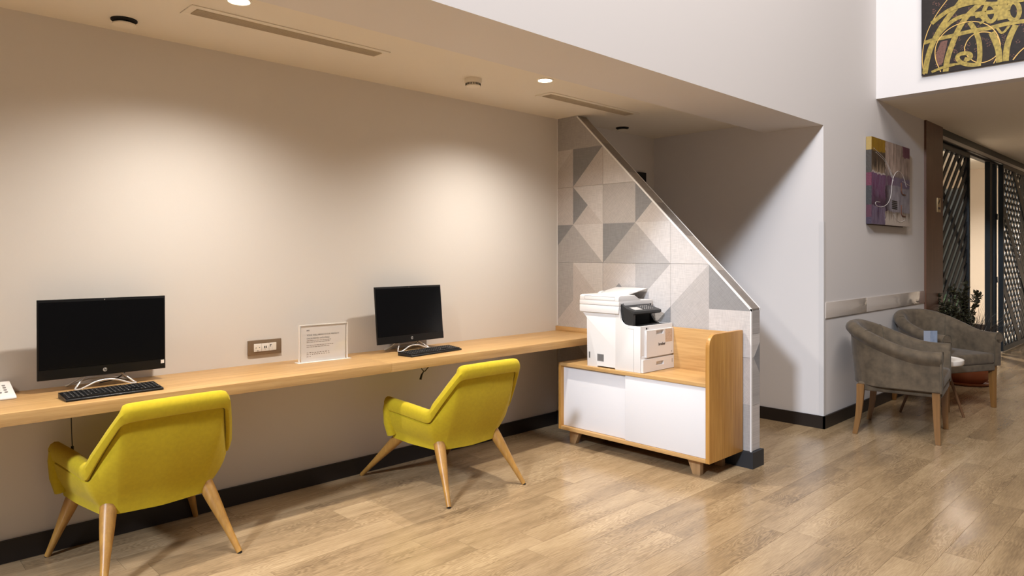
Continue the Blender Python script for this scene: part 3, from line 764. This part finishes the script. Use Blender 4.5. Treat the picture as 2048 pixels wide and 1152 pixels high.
def onpanel(name, m, fx, fy, w_, h_, up=.001):
    bm = new(); box(bm, -w_/2, w_/2, -h_/2, h_/2, -.001, up)
    return mk(name, bm, m, cp, loc=(.012+fx*.316, .058+fy*.11, .990-CZ1+fy*.032+.0006), rot=(sl, 0, 0))
onpanel('display', 'lcd', .27, .42, .085, .05)
for i in range(4):
    for j in range(5):
        k = onpanel('panel_button', 'printer_grey', .50+.075*j, .25+.16*i, .008, .007, .0025)
# scanner unit, feeder and tray
sc = pp('scanner', 'printer', [(2.872, .968), (3.205, .968), (3.213, .975), (3.213, 1.020), (2.867, 1.020)], PX0-.012, PX1, t, .004)
lid = pp('scanner_lid', 'printer', [(2.867, 1.0215), (3.213, 1.0215), (3.213, 1.052), (2.867, 1.052)], PX0-.012, PX1, t, .004)
bm = new(); prism(bm, [(a-PX0, b-CZ1) for a, b in [(PX0-.012, 1.050), (PX0-.012, 1.082), (PX0+.01, 1.091), (PX0+.17, 1.090), (PX0+.245, 1.052)]], 'y', 2.869-2.70, 3.211-2.70, bev=.004); fd = mk('document_feeder', bm, 'printer', t, True)
bm = new(); prism(bm, [(a-PX0, b-CZ1) for a, b in [(PX0+.15, 1.086), (PX1+.005, 1.124), (PX1+.005, 1.130), (PX0+.15, 1.093)]], 'y', 2.915-2.70, 3.185-2.70, bev=.0015); tr_ = mk('feeder_tray', bm, 'printer', t, True)
for y in (2.93, 3.17):
    bm = new(); prism(bm, [(.150, 1.090-CZ1), (.165, 1.102-CZ1), (.195, 1.108-CZ1), (.215, 1.103-CZ1), (.22, 1.095-CZ1)], 'y', y-2.70-.012, y-2.70+.012, bev=.003); mk('paper_guide', bm, 'printer', tr_, True)
XS = PX0-.012
for z_, y0, y1 in ((1.058, 2.90, 3.165), (1.082, 2.90, 3.165), ): bxo('seam', 'printer_grey', fd, *Lp(XS-.0008, XS+.002, y0, y1, z_-.0006, z_+.0006))
for y_ in (2.90, 3.165): bxo('seam', 'printer_grey', fd, *Lp(XS-.0008, XS+.002, y_-.0006, y_+.0006, 1.058, 1.082))
# left side: grilles, seams, hand slot
for y0, y1, z0, z1 in ((3.005, 3.062, .632, .682), (3.125, 3.138, .645, .690)):
    g = bxo('side_grille', 'printer_grey', body, *Lp(PX0-.001, PX0+.002, y0, y1, z0, z1))
    n = int((y1-y0)/.006)
    for i in range(n): bxo('grille_slot', 'printer_dark', g, *Lp(PX0-.0016, PX0, y0+.006*i+.001, y0+.006*i+.0035, z0+.003, z1-.003))
bxo('seam', 'printer_grey', body, *Lp(PX0-.0018, PX0+.002, 2.752, 2.7535, CZ1+.002, .875))
bxo('seam', 'printer_grey', body, *Lp(PX0-.0018, PX0+.002, 2.7535, 2.80, .8745, .876))
# front: door, cassette, handles, logo, sticker
def holed(name, x0, x1, y0, y1, z0, z1, hx0, hx1, hz0, hz1):
    bm = new()
    for q in ((x0, hx0, z0, z1), (hx1, x1, z0, z1), (hx0, hx1, z0, hz0), (hx0, hx1, hz1, z1)): box(bm, *Lp(q[0], q[1], y0, y1, q[2], q[3]))
    return mk(name, bm, 'printer', t)
door = holed('front_door', PX0+.045, PX1-.012, 2.682, 2.701, .688, .866, PX0+.155, PX0+.245, .834, .860)
cas = holed('paper_cassette', PX0+.004, PX1-.004, 2.681, 2.702, CZ1+.003, .676, PX0+.155, PX0+.245, .626, .652)
bxo('front_gap', 'printer', body, *Lp(PX0+.002, PX1-.002, 2.6985, 2.701, .676, .687))
for p_, z0, z1 in ((door, .834, .860), (cas, .626, .652)):
    bxo('handle_recess', 'printer', p_, *Lp(PX0+.155, PX0+.245, 2.699, 2.701, z0, z1))
bxo('sticker', 'sticker', door, *Lp(PX1-.115, PX1-.028, 2.6812, 2.683, .775, .862))
text('brand_lettering', 'brother', .026, 'ink', door, (.182, -.0186, .758-CZ1), (PI/2, 0, 0), bold=.0006)
text('symbol', '4', .016, 'ink', door, (.335, -.0186, .70-CZ1), (PI/2, 0, 0))
bxo('level_mark', 'ink', cas, *Lp(PX1-.035, PX1-.032, 2.6802, 2.682, .63, .655))
bxo('power_button', 'dark_hole', body, *Lp(PX0+.062, PX0+.078, 2.6992, 2.701, .872, .884)); bxo('status_lamp', 'ink', body, *Lp(PX0+.088, PX0+.090, 2.6992, 2.701, .872, .884))
bm = new(); box(bm, .09, .12, .453, .461, .09, .13, bev=.002); mk('rear_connector', bm, 'dark_hole', t, True)

# ================================================================ TUB ARMCHAIRS
def tub_chair(loc, rz, label):
    t = thing('tub_armchair', label, 'armchair', (loc[0], loc[1], 0), rz, 'taupe velvet tub armchairs')
    w, yf, yb, rad = .305, -.33, .25, .24
    path = []
    for k in range(9): path.append((-w, yf+(yb-rad-yf)*k/8))
    for k in range(1, 9): a = PI-k*PI/16; path.append((-w+rad+rad*math.cos(a), yb-rad+rad*math.sin(a)))
    m_ = len(path); path += [(0.0, yb)]+[(-x, y) for x, y in path[::-1]]
    # arc length fraction from arm front to middle of back
    P = [Vector((x, y, 0)) for x, y in path]; n = len(P); mid = m_
    s = [0]
    for a, b in zip(P, P[1:]): s.append(s[-1]+(b-a).length)
    half = s[mid]
    def top(i):
        f = min(s[i], s[-1]-s[i])/half; f = max(0, min(1, (f-.12)/.78)); return .672+.175*(f*f*(3-2*f))
    bm = new(); cols = []; weltA = []
    for i in range(n):
        tg = (P[min(i+1, n-1)]-P[max(i-1, 0)]).normalized(); nn = Vector((-tg.y, tg.x, 0))
        if nn.dot(P[i]-Vector((0, -.1, 0))) < 0: nn = -nn
        z1 = top(i); f = min(s[i], s[-1]-s[i])/half
        rake = .035*max(0, (f-.5)*2)          # back leans outwards
        r = .047; prof = [(-.045, .38), (-.045, .46), (-.048, .55), (-.046+rake*.6, z1-.075)]
        c = (.012+rake, z1-r)
        for k in range(9): a = PI-.25-k*(PI+.55)/8; prof.append((c[0]+r*math.cos(a)*1.12, c[1]+r*math.sin(a)))
        prof += [(.030+rake*.8, z1-.105), (.033+rake*.5, .60), (.030, .48), (.024, .385), (.016, .378), (-.04, .376)]
        cols.append([bm.verts.new(P[i]+nn*a+Vector((0, 0, b))) for a, b in prof])
    for a, b in zip(cols, cols[1:]):
        k_ = len(a)
        for k in range(k_): bm.faces.new((a[k], b[k], b[(k+1) % k_], a[(k+1) % k_]))
    bm.faces.new(cols[0]); bm.faces.new(cols[-1])
    mk('upholstered_shell', bm, 'velvet', t, True)
    # scroll fronts of the arms
    for sx in (-1, 1):
        bm = new(); tube(bm, [(sx*(w+.012), yf-.012, .625), (sx*(w+.012), yf+.004, .625)], [.044, .0500], 20)
        box(bm, sx*w-.045, sx*w+.030, yf-.012, yf+.002, .378, .615, bev=.004); mk('arm_front', bm, 'velvet', t, True)
        wp = [(sx*w-.047, yf-.012, .39), (sx*w-.047, yf-.012, .56)]+[(sx*(w+.012)+.051*math.cos(a), yf-.012, .625+.051*math.sin(a)) for a in ([PI+.5-k*(PI+1.2)/14 for k in range(15)] if sx > 0 else [PI+.5-k*(PI+1.2)/14 for k in range(15)])]
        bm = new(); tube(bm, wp, .0022, 6); mk('welt', bm, 'velvet_pipe', t, True)
        # welt running up the inside where arm meets back
        i_ = 9 if sx < 0 else n-10
        wl = [cols_ for cols_ in ()]
    for i_ in (11, n-12):
        tg = (P[i_+1]-P[i_-1]).normalized(); nn = Vector((-tg.y, tg.x, 0))
        if nn.dot(P[i_]) < 0: nn = -nn
        z1 = top(i_); bm = new()
        tube(bm, [P[i_]+nn*a+Vector((0, 0, b)) for a, b in ((-.048, .46), (-.050, .56), (-.040, z1-.075), (-.030, z1-.03), (.0, z1-.001), (.03, z1+.001), (.055, z1-.02))], .0018, 6); mk('welt', bm, 'velvet_pipe', t, True)
    bm = new(); box(bm, -.262, .262, -.345, .205, .395, .490, bev=.03, seg=4)
    for v in bm.verts:
        if v.co.z > .45: v.co.z += .018*max(0, 1-(v.co.x/.26)**2)*max(0, 1-((v.co.y+.05)/.30)**2)
    mk('seat_cushion', bm, 'velvet', t, True)
    bm = new(); box(bm, -.275, .275, -.335, .215, .335, .40, bev=.012, seg=3); mk('seat_rail', bm, 'velvet', t, True)
    for sx in (-1, 1):
        for yt, yo, k in ((-.30, -.30, 0), (.195, .285, 1)):
            bm = new(); ps = []
            for j in range(7):
                f = j/6; z = .385*(1-f); bend = (.012*f*f if not k else .04*f*f)
                ps.append((sx*(.285), yt-bend if not k else yt+bend, z, .026*(1-f)+.017*f))
            rings = [[bm.verts.new((x+a*h, y+b*h, z)) for a, b in ((-1, -1), (1, -1), (1, 1), (-1, 1))] for x, y, z, h in ps]
            for a, b in zip(rings, rings[1:]):
                for q in range(4): bm.faces.new((a[q], a[(q+1) % 4], b[(q+1) % 4], b[q]))
            bm.faces.new(rings[0]); bm.faces.new(rings[-1][::-1])
            bmesh.ops.bevel(bm, geom=list(bm.edges), offset=.003, segments=2, affect='EDGES')
            mk('leg', bm, 'sofa_leg', t, True)
    return t
tub_chair((5.93, 1.805), math.radians(9), 'taupe velvet tub armchair standing beside the stair wall corner')
tub_chair((7.325, 1.865), math.radians(-25), 'taupe velvet tub armchair turned towards the round table near the plant')

# ================================================================ SIDE TABLE AND CARD HOLDER
t = thing('side_table', 'small round white side table between the tub armchairs', 'table', (6.60, 1.72, 0))
bm = new(); lathe(bm, [(0, .462), (.205, .462), (.215, .466), (.22, .474), (.22, .503), (.215, .506), (.212, .500), (0, .500)], 40); mk('table_top', bm, 'table_top', t, True)
for k in range(3):
    a = math.radians(80+120*k); bm = new()
    tube(bm, [(.10*math.cos(a), .10*math.sin(a), .465), (.27*math.cos(a), .27*math.sin(a), .002)], [.015, .010], 10); mk('leg', bm, 'table_leg', t, True)
t = thing('card_holder', 'small clear card holder standing on the round side table', 'card holder', (6.60, 1.74, .500), math.radians(-42))
bm = new(); box(bm, -.062, .062, -.02, .02, 0, .003); mk('foot', bm, 'acrylic_edge', t)
bm = new(); box(bm, -.060, .060, -.004, -.002, .003, .235); mk('front_pane', bm, 'acrylic', t)
bm = new(); box(bm, -.058, -.002, -.0012, .0012, .004, .23); mk('card', bm, 'card_pale', t)
bm = new(); box(bm, -.001, .058, -.0012, .0012, .004, .23); mk('card', bm, 'card', t)
bm = new(); box(bm, -.060, .060, .002, .004, .003, .235); mk('back_pane', bm, 'acrylic', t)

# ================================================================ POTTED PLANT
PXY = (8.62, 1.93)
t = thing('potted_plant', 'leafy shrub and dark grass in a terracotta bowl behind the armchair', 'plant', (*PXY, 0))
bm = new(); lathe(bm, [(0, 0), (.20, 0), (.225, .018), (.235, .032), (.22, .032), (.20, .012), (0, .012)], 36); mk('saucer', bm, 'terra', t, True)
bm = new(); lathe(bm, [(0, .013), (.14, .013), (.20, .07), (.235, .16), (.24, .25), (.225, .31), (.235, .325), (.215, .33), (.21, .29), (0, .28)], 36); mk('bowl', bm, 'terra', t, True)
bm = new(); lathe(bm, [(0, .305), (.12, .300), (.213, .292)], 24); mk('soil', bm, 'soil', t, True)
rr = random.Random(11); bs = new(); bl = new()
for k in range(15):
    a = rr.uniform(0, 2*PI); r1 = rr.uniform(.02, .26); h = rr.uniform(.38, .80)*(1.05-r1*.9)
    bx, by = .06*math.cos(a)-.03, .06*math.sin(a)+.02
    cx, cy = (r1*.5*math.cos(a)-.05, r1*.5*math.sin(a)+.03)
    ex, ey = (r1*math.cos(a)-.06, r1*math.sin(a)+.04)
    pts = smooth_path([(bx, by, .29), (cx, cy, .30+h*.5), (ex, ey, .30+h)], 3)
    tube(bs, pts, [.005*(1-.6*i/len(pts)) for i in range(len(pts))], 5)
    for i in range(2, len(pts)):
        for j in range(7):
            p = pts[i]+Vector((rr.gauss(0, .01), rr.gauss(0, .01), rr.gauss(0, .012)))
            d = Vector((rr.gauss(0, 1), rr.gauss(0, 1), rr.gauss(.35, .6))).normalized(); u, v = frame_of(d)
            ln_ = rr.uniform(.030, .052); wd = ln_*.3
            q = [p, p+d*ln_*.35+u*wd+v*.003, p+d*ln_*.75+u*wd*.8, p+d*ln_-v*.004, p+d*ln_*.75-u*wd*.8, p+d*ln_*.35-u*wd+v*.003]
            vv = [bl.verts.new(x) for x in q]; mid_ = bl.verts.new(p+d*ln_*.5-v*.004)
            for e in range(6): bl.faces.new((vv[e], vv[(e+1) % 6], mid_))
o = mk('stems', bs, 'bark', t, True); o['kind'] = 'stuff'
o = mk('foliage', bl, 'leaf', t); o['kind'] = 'stuff'
bg_ = new()
for k in range(150):
    a = rr.uniform(-PI*.75, PI*.35); ln_ = rr.uniform(.35, .62); out = rr.uniform(.10, .46)
    b0 = Vector((.10+rr.gauss(0, .035), -.08+rr.gauss(0, .035), .295)); d = Vector((math.cos(a), math.sin(a), 0)); sd = Vector((-d.y, d.x, 0))
    prev = None
    for i in range(7):
        f = i/6; p = b0+d*out*f**1.6+Vector((0, 0, ln_*(f-.30*f**3*(out/.46)))); wd = .0032*(1-f*.85)
        pr_ = (bg_.verts.new(p-sd*wd), bg_.verts.new(p+sd*wd))
        if prev: bg_.faces.new((prev[0], prev[1], pr_[1], pr_[0]))
        prev = pr_
o = mk('grass_blades', bg_, 'grass', t); o['kind'] = 'stuff'

# ================================================================ LATTICE SCREENS
def lattice(name, label, x0, x1, y, z0, z1, families, fw=.05, th=.03):
    t = thing(name, label, 'screen', (x0, y, 0), 0, 'dark metal lattice screens')
    W = x1-x0
    bxo('frame_post', 'steel', t, 0, fw, -th, th, z0, z1); bxo('frame_post', 'steel', t, W-fw, W, -th, th, z0, z1)
    bxo('frame_rail', 'steel', t, fw, W-fw, -th, th, z0, z0+fw*1.4); bxo('frame_rail', 'steel', t, fw, W-fw, -th, th, z1-fw, z1)
    for slope, step, vw, yo, z_start, z_end, xa, xb in families:
        z = z_start
        while z < z_end:
            q = [(-1, z-slope*1), (W+1, z+slope*(W+1)), (W+1, z+slope*(W+1)+vw), (-1, z-slope*1+vw)]
            for Lm in ((-1, 0, -max(fw, xa)), (1, 0, min(W-fw, xb)), (0, -1, -(z0+fw*1.4)), (0, 1, z1-fw)):
                q = clip(q, *Lm)
                if len(q) < 3: break
            if len(q) >= 3:
                bm = new(); prism(bm, q, 'y', yo, yo+.010); mk('lattice_bar', bm, 'steel', t)
            z += step
    return t
lattice('lattice_screen', 'openwork dark metal screen with slanting bars beside the walnut pier', 8.82, 10.15, YB+.05, .02, 2.62,
        [(.80, .170, .082, -.012, -1.2, 2.7, 0, 9), (-.80, .95, .10, .0, .35, 4.2, 0, 9)])
lattice('lattice_screen.001', 'densely crossed dark metal sliding screen on the open floor side', 11.62, 13.7, YB-.02, .02, 2.62,
        [(.80, .165, .066, -.012, -2.0, 2.7, 0, 1.25), (-.80, .165, .066, .0, .0, 4.5, 0, 1.25), (-.80, .11, .075, -.01, .0, 4.8, 1.25, 9), (-.80, 1.1, .16, -.022, .9, 4.5, 0, 9)])
t = thing('screen_post', 'narrow black double post between the lattice screens', 'post', (11.19, YB+.05, 0))
bxo('post', 'steel', t, 0, .13, -.03, .03, 0, 2.62); bxo('post', 'steel', t, .30, .40, -.03, .03, 0, 2.62)
bxo('lock_box', 'black', t, .315, .385, -.045, -.03, .98, 1.06); bxo('lock_box', 'black', t, .315, .385, -.045, -.03, 1.85, 1.93)
t = thing('screen_header', 'black header rail with a pale metal strip above the screens', 'header rail', (8.80, YB+.06, 2.60))
bxo('rail', 'steel', t, 0, 5.0, -.06, .06, .045, .176); bxo('strip', 'led', t, 0, 4.6, -.066, -.06, .055, .095); bxo('track', 'black', t, 0, 5.0, -.02, .05, .02, .046)
# small sign on the pier
t = thing('room_sign', 'small brass plate with dark symbol on the walnut pier', 'sign', (8.64, YB-.02, 1.83))
bxo('plate', 'plate', t, -.075, .06, -.006, 0, 0, .155, bev=.002)
bm = new(); prism(bm, [(-.045, .085), (-.01, .095), (.03, .14), (.015, .145), (-.03, .11)], 'y', -.0075, -.006); mk('symbol', bm, 'ink', t)
for i in range(3): bxo('symbol', 'ink', t, -.045+.03*i, -.025+.03*i, -.0072, -.006, .03, .055)
# low hedge outside the far window
bm = new(); box(bm, 15.7, 16.3, 3.2, 6.7, -.012, .55)
bmesh.ops.subdivide_edges(bm, edges=bm.edges[:], cuts=24, use_grid_fill=True)
for v in bm.verts:
    if v.co.z > .05: v.co += Vector((noise.noise(v.co*9), noise.noise(v.co*9+Vector((5, 0, 0))), noise.noise(v.co*9+Vector((0, 7, 0)))))*.09
tag(mk('garden_hedge', bm, 'shrub', None), 'low green hedge outside the far window', 'hedge')
sbox('ground', 'cap', 15.05, 17.6, 2.0, 9.0, -.14, -.0121, label='paved ground outside the far window')
tag(bxo('backdrop_panel', 'white_lam', None, 17.4, 17.55, 2.0, 9.0, -.14, 3.6), 'added white backdrop panel outside the far window', 'backdrop panel')  # white panel added to look bright through the window and screen bars

# ================================================================ PICTURES
def paint_col(u, v):
    """abstract canvas: u left to right, v top to bottom"""
    n = lambda a, b, k=0: noise.fractal(Vector((u*a+k, v*b+k*1.7, k)), .9, 2.1, 5)
    st = .45*n(26, 5, 3)+.15; bl_ = .4*n(7, 7, 9); uu = u+.012*n(3, 22, 5); vv = v+.018*n(18, 3, 7)
    def mixc(a, b, f): f = max(0, min(1, f)); return tuple(x+(y-x)*f for x, y in zip(a, b))
    H = hexc
    if uu < .335:
        if vv < .15: c = mixc(H('7b5a1e'), H('a6822f'), .5+st)
        elif vv < .405: c = mixc(mixc(H('2a211c'), H('5d4a3a'), .4+1.2*st), H('b9a48e'), (vv-.31)*6+st)
        elif vv < .78: c = mixc(mixc(H('6a2a56'), H('857087'), .35+1.3*st), H('2c2228'), (vv-.55)*2.6+bl_)
        else: c = mixc(H('4d3550'), H('93879a'), .4+1.3*st+bl_*.5)
        if .395 < vv < .412: c = H('cbbfba')
    else:
        if vv < .41:
            c = mixc(H('cdb8ac'), H('7c6a5f'), .20+1.3*st+bl_*.5)
            if uu > .80 and vv < .14: c = mixc(H('5a2440'), H('8a5a6a'), .4+st)
            c = mixc(c, H('6b6668'), (vv-.33)*8+bl_)
        elif vv < .52: c = mixc(mixc(H('5d2448'), H('7a6a80'), (uu-.40)*4+st), H('8a868c'), bl_+st)
        elif vv < .83: c = mixc(H('6f6870'), H('b0aab0'), .4+1.3*st+bl_*.6); c = mixc(H('3c2c3a'), c, (uu-.36)*7+bl_)
        else: c = mixc(H('756758'), H('d8cbc0'), (vv-.84)*9+st*1.5)
    g_ = sum(c)/3
    return tuple(max(0, (g_+(x-g_)*1.25))*.66 for x in c)
t = thing('abstract_canvas', 'purple and grey abstract canvas on the beige wall', 'painting', (6.50, YB-.003, 1.640))
PW, PH, PT = 1.045, .765, .045
bm = new(); lay = bm.loops.layers.float_color.new('paint'); NU, NV = 110, 90
G = [[bm.verts.new((PW*i/NU, -PT, PH*(1-j/NV))) for i in range(NU+1)] for j in range(NV+1)]
for j in range(NV):
    for i in range(NU):
        f = bm.faces.new((G[j][i], G[j+1][i], G[j+1][i+1], G[j][i+1])); c = paint_col((i+.5)/NU, (j+.5)/NV)
        for l in f.loops: l[lay] = (*c, 1)
me = bpy.data.meshes.new('painted_face')
bm.normal_update(); bm.to_mesh(me); bm.free(); M['paint_attr'] = attr_mat('abstract_paint', 'paint', .5, .5); me.materials.append(M['paint_attr'])
o = bpy.data.objects.new('painted_face', me); COL.objects.link(o); o.parent = t
bm = new(); lay = bm.loops.layers.float_color.new('paint')
sidec = [(.0, .15, 'a08548'), (.15, .41, '3b332c'), (.41, .56, '5c2034'), (.56, .78, '2e2c2c'), (.78, .92, '4a2030'), (.92, 1, '352838')]
for a, b, c in sidec:
    f = bm.faces.new([bm.verts.new((0, y_, PH*(1-z_))) for y_, z_ in ((0, a), (0, b), (-PT, b), (-PT, a))])
    for l in f.loops: l[lay] = (*hexc(c), 1)
for q in (((PW, 0, 0), (PW, 0, PH), (PW, -PT, PH), (PW, -PT, 0)), ((0, 0, 0), (PW, 0, 0), (PW, -PT, 0), (0, -PT, 0)), ((0, 0, PH), (0, -PT, PH), (PW, -PT, PH), (PW, 0, PH))):
    f = bm.faces.new([bm.verts.new(p) for p in q])
    for l in f.loops: l[lay] = (*hexc('5a4a4a'), 1)
me = bpy.data.meshes.new('canvas_edge'); bm.to_mesh(me); bm.free(); me.materials.append(M['paint_attr'])
o = bpy.data.objects.new('canvas_edge', me); COL.objects.link(o); o.parent = t
bxo('stretcher', 'bark', t, .02, PW-.06, -.002, .0, -.006, .0)
for pts in ([(.05, .13), (.35, .22), (.52, .40), (.54, .46)], [(.10, .17), (.36, .25), (.50, .42)], [(.20, .74), (.08, .74), (.10, .79), (.25, .80), (.42, .74), (.50, .60), (.50, .48), (.58, .36), (.70, .31), (.82, .37), (.90, .50)],
            [(.55, .86), (.62, .93), (.74, .96), (.85, .92)], [(.80, .44), (.90, .46), (1.0, .475)]):
    bm = new(); tube(bm, smooth_path([(u*PW, -PT-.001, PH*(1-v)) for u, v in pts], 3), .0022, 5); mk('white_stroke', bm, 'thread', t, True)
for u, v0, v1 in ((.75, .46, .60), (.75, .74, .87)):
    bm = new(); tube(bm, smooth_path([(u*PW, -PT-.001, PH*(1-v0)), (u*PW, -PT-.001, PH*(1-v1)), ((u+.12)*PW, -PT-.001, PH*(1-v1-.005))], 1), .007, 5); mk('red_stroke', bm, 'rust', t, True)
for k in range(5):
    bm = new(); tube(bm, [(.50*PW, -PT-.001, PH*(.30-.022*k)), (.64*PW, -PT-.001, PH*(.295-.022*k))], .0045, 5); mk('dark_stroke', bm, 'ink', t)

RIB=[
( [(1.82, 2.917), (1.836, 3.025), (1.83, 3.143), (1.804, 3.257), (1.767, 3.343), (1.715, 3.431), (1.648, 3.514), (1.607, 3.556)] , 0.0069 ),
( [(1.814, 2.925), (1.793, 3.064), (1.751, 3.186), (1.694, 3.291), (1.632, 3.376), (1.562, 3.457), (1.522, 3.516)] , 0.0516 ),
( [(1.82, 3.189), (1.746, 3.202), (1.617, 3.203), (1.492, 3.212), (1.395, 3.21), (1.333, 3.207), (1.254, 3.216), (1.118, 3.212), (1.029, 3.196)] , 0.0387 ),
( [(1.658, 2.913), (1.648, 3.017), (1.607, 3.143), (1.562, 3.26), (1.492, 3.359), (1.415, 3.419), (1.367, 3.474)] , 0.0516 ),
( [(1.72, 3.226), (1.678, 3.275), (1.592, 3.343), (1.492, 3.353), (1.395, 3.34), (1.315, 3.334)] , 0.0387 ),
( [(1.694, 2.917), (1.738, 3.035), (1.735, 3.153), (1.678, 3.24), (1.592, 3.29), (1.492, 3.298), (1.395, 3.267), (1.319, 3.198), (1.277, 3.104), (1.277, 3.026), (1.3, 2.953), (1.319, 2.915)] , 0.0077 ),
( [(1.522, 3.084), (1.502, 3.143), (1.458, 3.184), (1.395, 3.19), (1.329, 3.166), (1.286, 3.118), (1.27, 3.053), (1.282, 2.994), (1.324, 2.952), (1.386, 2.933), (1.444, 2.947), (1.492, 2.997), (1.517, 3.042), (1.522, 3.084)] , 0.0077 ),
( [(1.485, 3.288), (1.444, 3.21), (1.419, 3.125), (1.412, 3.043), (1.415, 2.953), (1.429, 2.927)] , 0.043 ),
( [(1.405, 2.928), (1.463, 2.928), (1.532, 2.953), (1.572, 2.996), (1.572, 3.031), (1.532, 3.043), (1.483, 3.03), (1.473, 2.999), (1.497, 2.981), (1.522, 2.992)] , 0.0387 ),
( [(1.333, 3.168), (1.305, 3.088), (1.282, 3.005), (1.282, 2.916)] , 0.0516 ),
( [(1.171, 3.191), (1.208, 3.111), (1.231, 3.028), (1.238, 2.918)] , 0.0516 ),
( [(1.386, 3.349), (1.371, 3.397), (1.338, 3.405), (1.305, 3.363), (1.296, 3.31), (1.315, 3.264), (1.343, 3.254), (1.371, 3.289), (1.386, 3.349)] , 0.0387 ),
( [(1.226, 3.315), (1.212, 3.367), (1.181, 3.381), (1.153, 3.341), (1.144, 3.284), (1.162, 3.233), (1.194, 3.235), (1.219, 3.269), (1.226, 3.315)] , 0.0387 ),
( [(1.261, 3.457), (1.261, 3.357), (1.261, 3.254)] , 0.0773 ),
( [(1.762, 3.342), (1.694, 3.391), (1.627, 3.427), (1.522, 3.447), (1.395, 3.437)] , 0.043 ),
( [(1.653, 2.965), (1.562, 2.959), (1.502, 2.959)] , 0.0215 ),
( [(1.762, 2.927), (1.678, 2.953), (1.592, 2.959)] , 0.0258 ),
( [(1.19, 2.917), (1.153, 2.967), (1.118, 2.998), (1.073, 3.027)] , 0.0086 ),
( [(1.296, 3.198), (1.261, 3.134), (1.212, 3.195)] , 0.0215 ),
( [(1.552, 3.48), (1.463, 3.449), (1.348, 3.402), (1.254, 3.389), (1.118, 3.376)] , 0.0344 ),
( [(1.444, 3.318), (1.419, 3.324), (1.39, 3.299), (1.386, 3.27), (1.415, 3.26)] , 0.0258 )]
PATCH= [(1.694, 3.173), (1.643, 3.174), (1.678, 2.994), (1.715, 2.965), (1.733, 3.063)]

t = thing('gold_ornament_picture', 'dark picture of interlaced gold bands on the white bulkhead', 'painting', (XW, 0, 2.909))
bxo('canvas', 'canvas_dark', t, -.035, 0, -.75, 1.841, 0, 1.5, bev=.002)
def ribbon(pts, wd, m, name, dep):
    P = smooth_path([(y, z, 0) for y, z in pts], 2); n = len(P); bm = new(); A, B = [], []
    for i, p in enumerate(P):
        d = (P[min(i+1, n-1)]-P[max(i-1, 0)]).normalized(); s_ = Vector((-d.y, d.x, 0))*wd/2
        for lst, q in ((A, p+s_), (B, p-s_)):
            z_ = max(q.y, 2.911)
            lst.append((bm.verts.new((-.035-dep, q.x, z_-2.909)), bm.verts.new((-.034, q.x, z_-2.909))))
    for i in range(n-1):
        bm.faces.new((A[i][0], A[i+1][0], B[i+1][0], B[i][0])); bm.faces.new((A[i][0], A[i][1], A[i+1][1], A[i+1][0])); bm.faces.new((B[i][0], B[i+1][0], B[i+1][1], B[i][1]))
    return mk(name, bm, m, t)
bm = new(); prism(bm, [(y, z-2.909) for y, z in PATCH], 'x', -.0362, -.034); mk('rust_patch', bm, 'rust', t)
for i, (pts, wd) in enumerate(RIB):
    ribbon(pts, wd*.82, 'gold' if wd > .012 else 'gold_line', 'gold_band' if wd > .012 else 'gold_line', .0015+.0002*i)
# small scattered flowers of the dark ground
bm = new(); rr = random.Random(4)
for k in range(260):
    y, z = rr.uniform(.4, 1.75), rr.uniform(.03, .75); r_ = rr.uniform(.005, .013)
    for a in range(5):
        an = a*2*PI/5+rr.random(); cy_, cz_ = y+r_*math.cos(an), z+r_*math.sin(an)
        bm.faces.new([bm.verts.new((-.0356, cy_+r_*.42*math.cos(b*PI/2), cz_+r_*.42*math.sin(b*PI/2))) for b in range(4)])
o = mk('flower_pattern', bm, 'rust', t); o['kind'] = 'stuff'
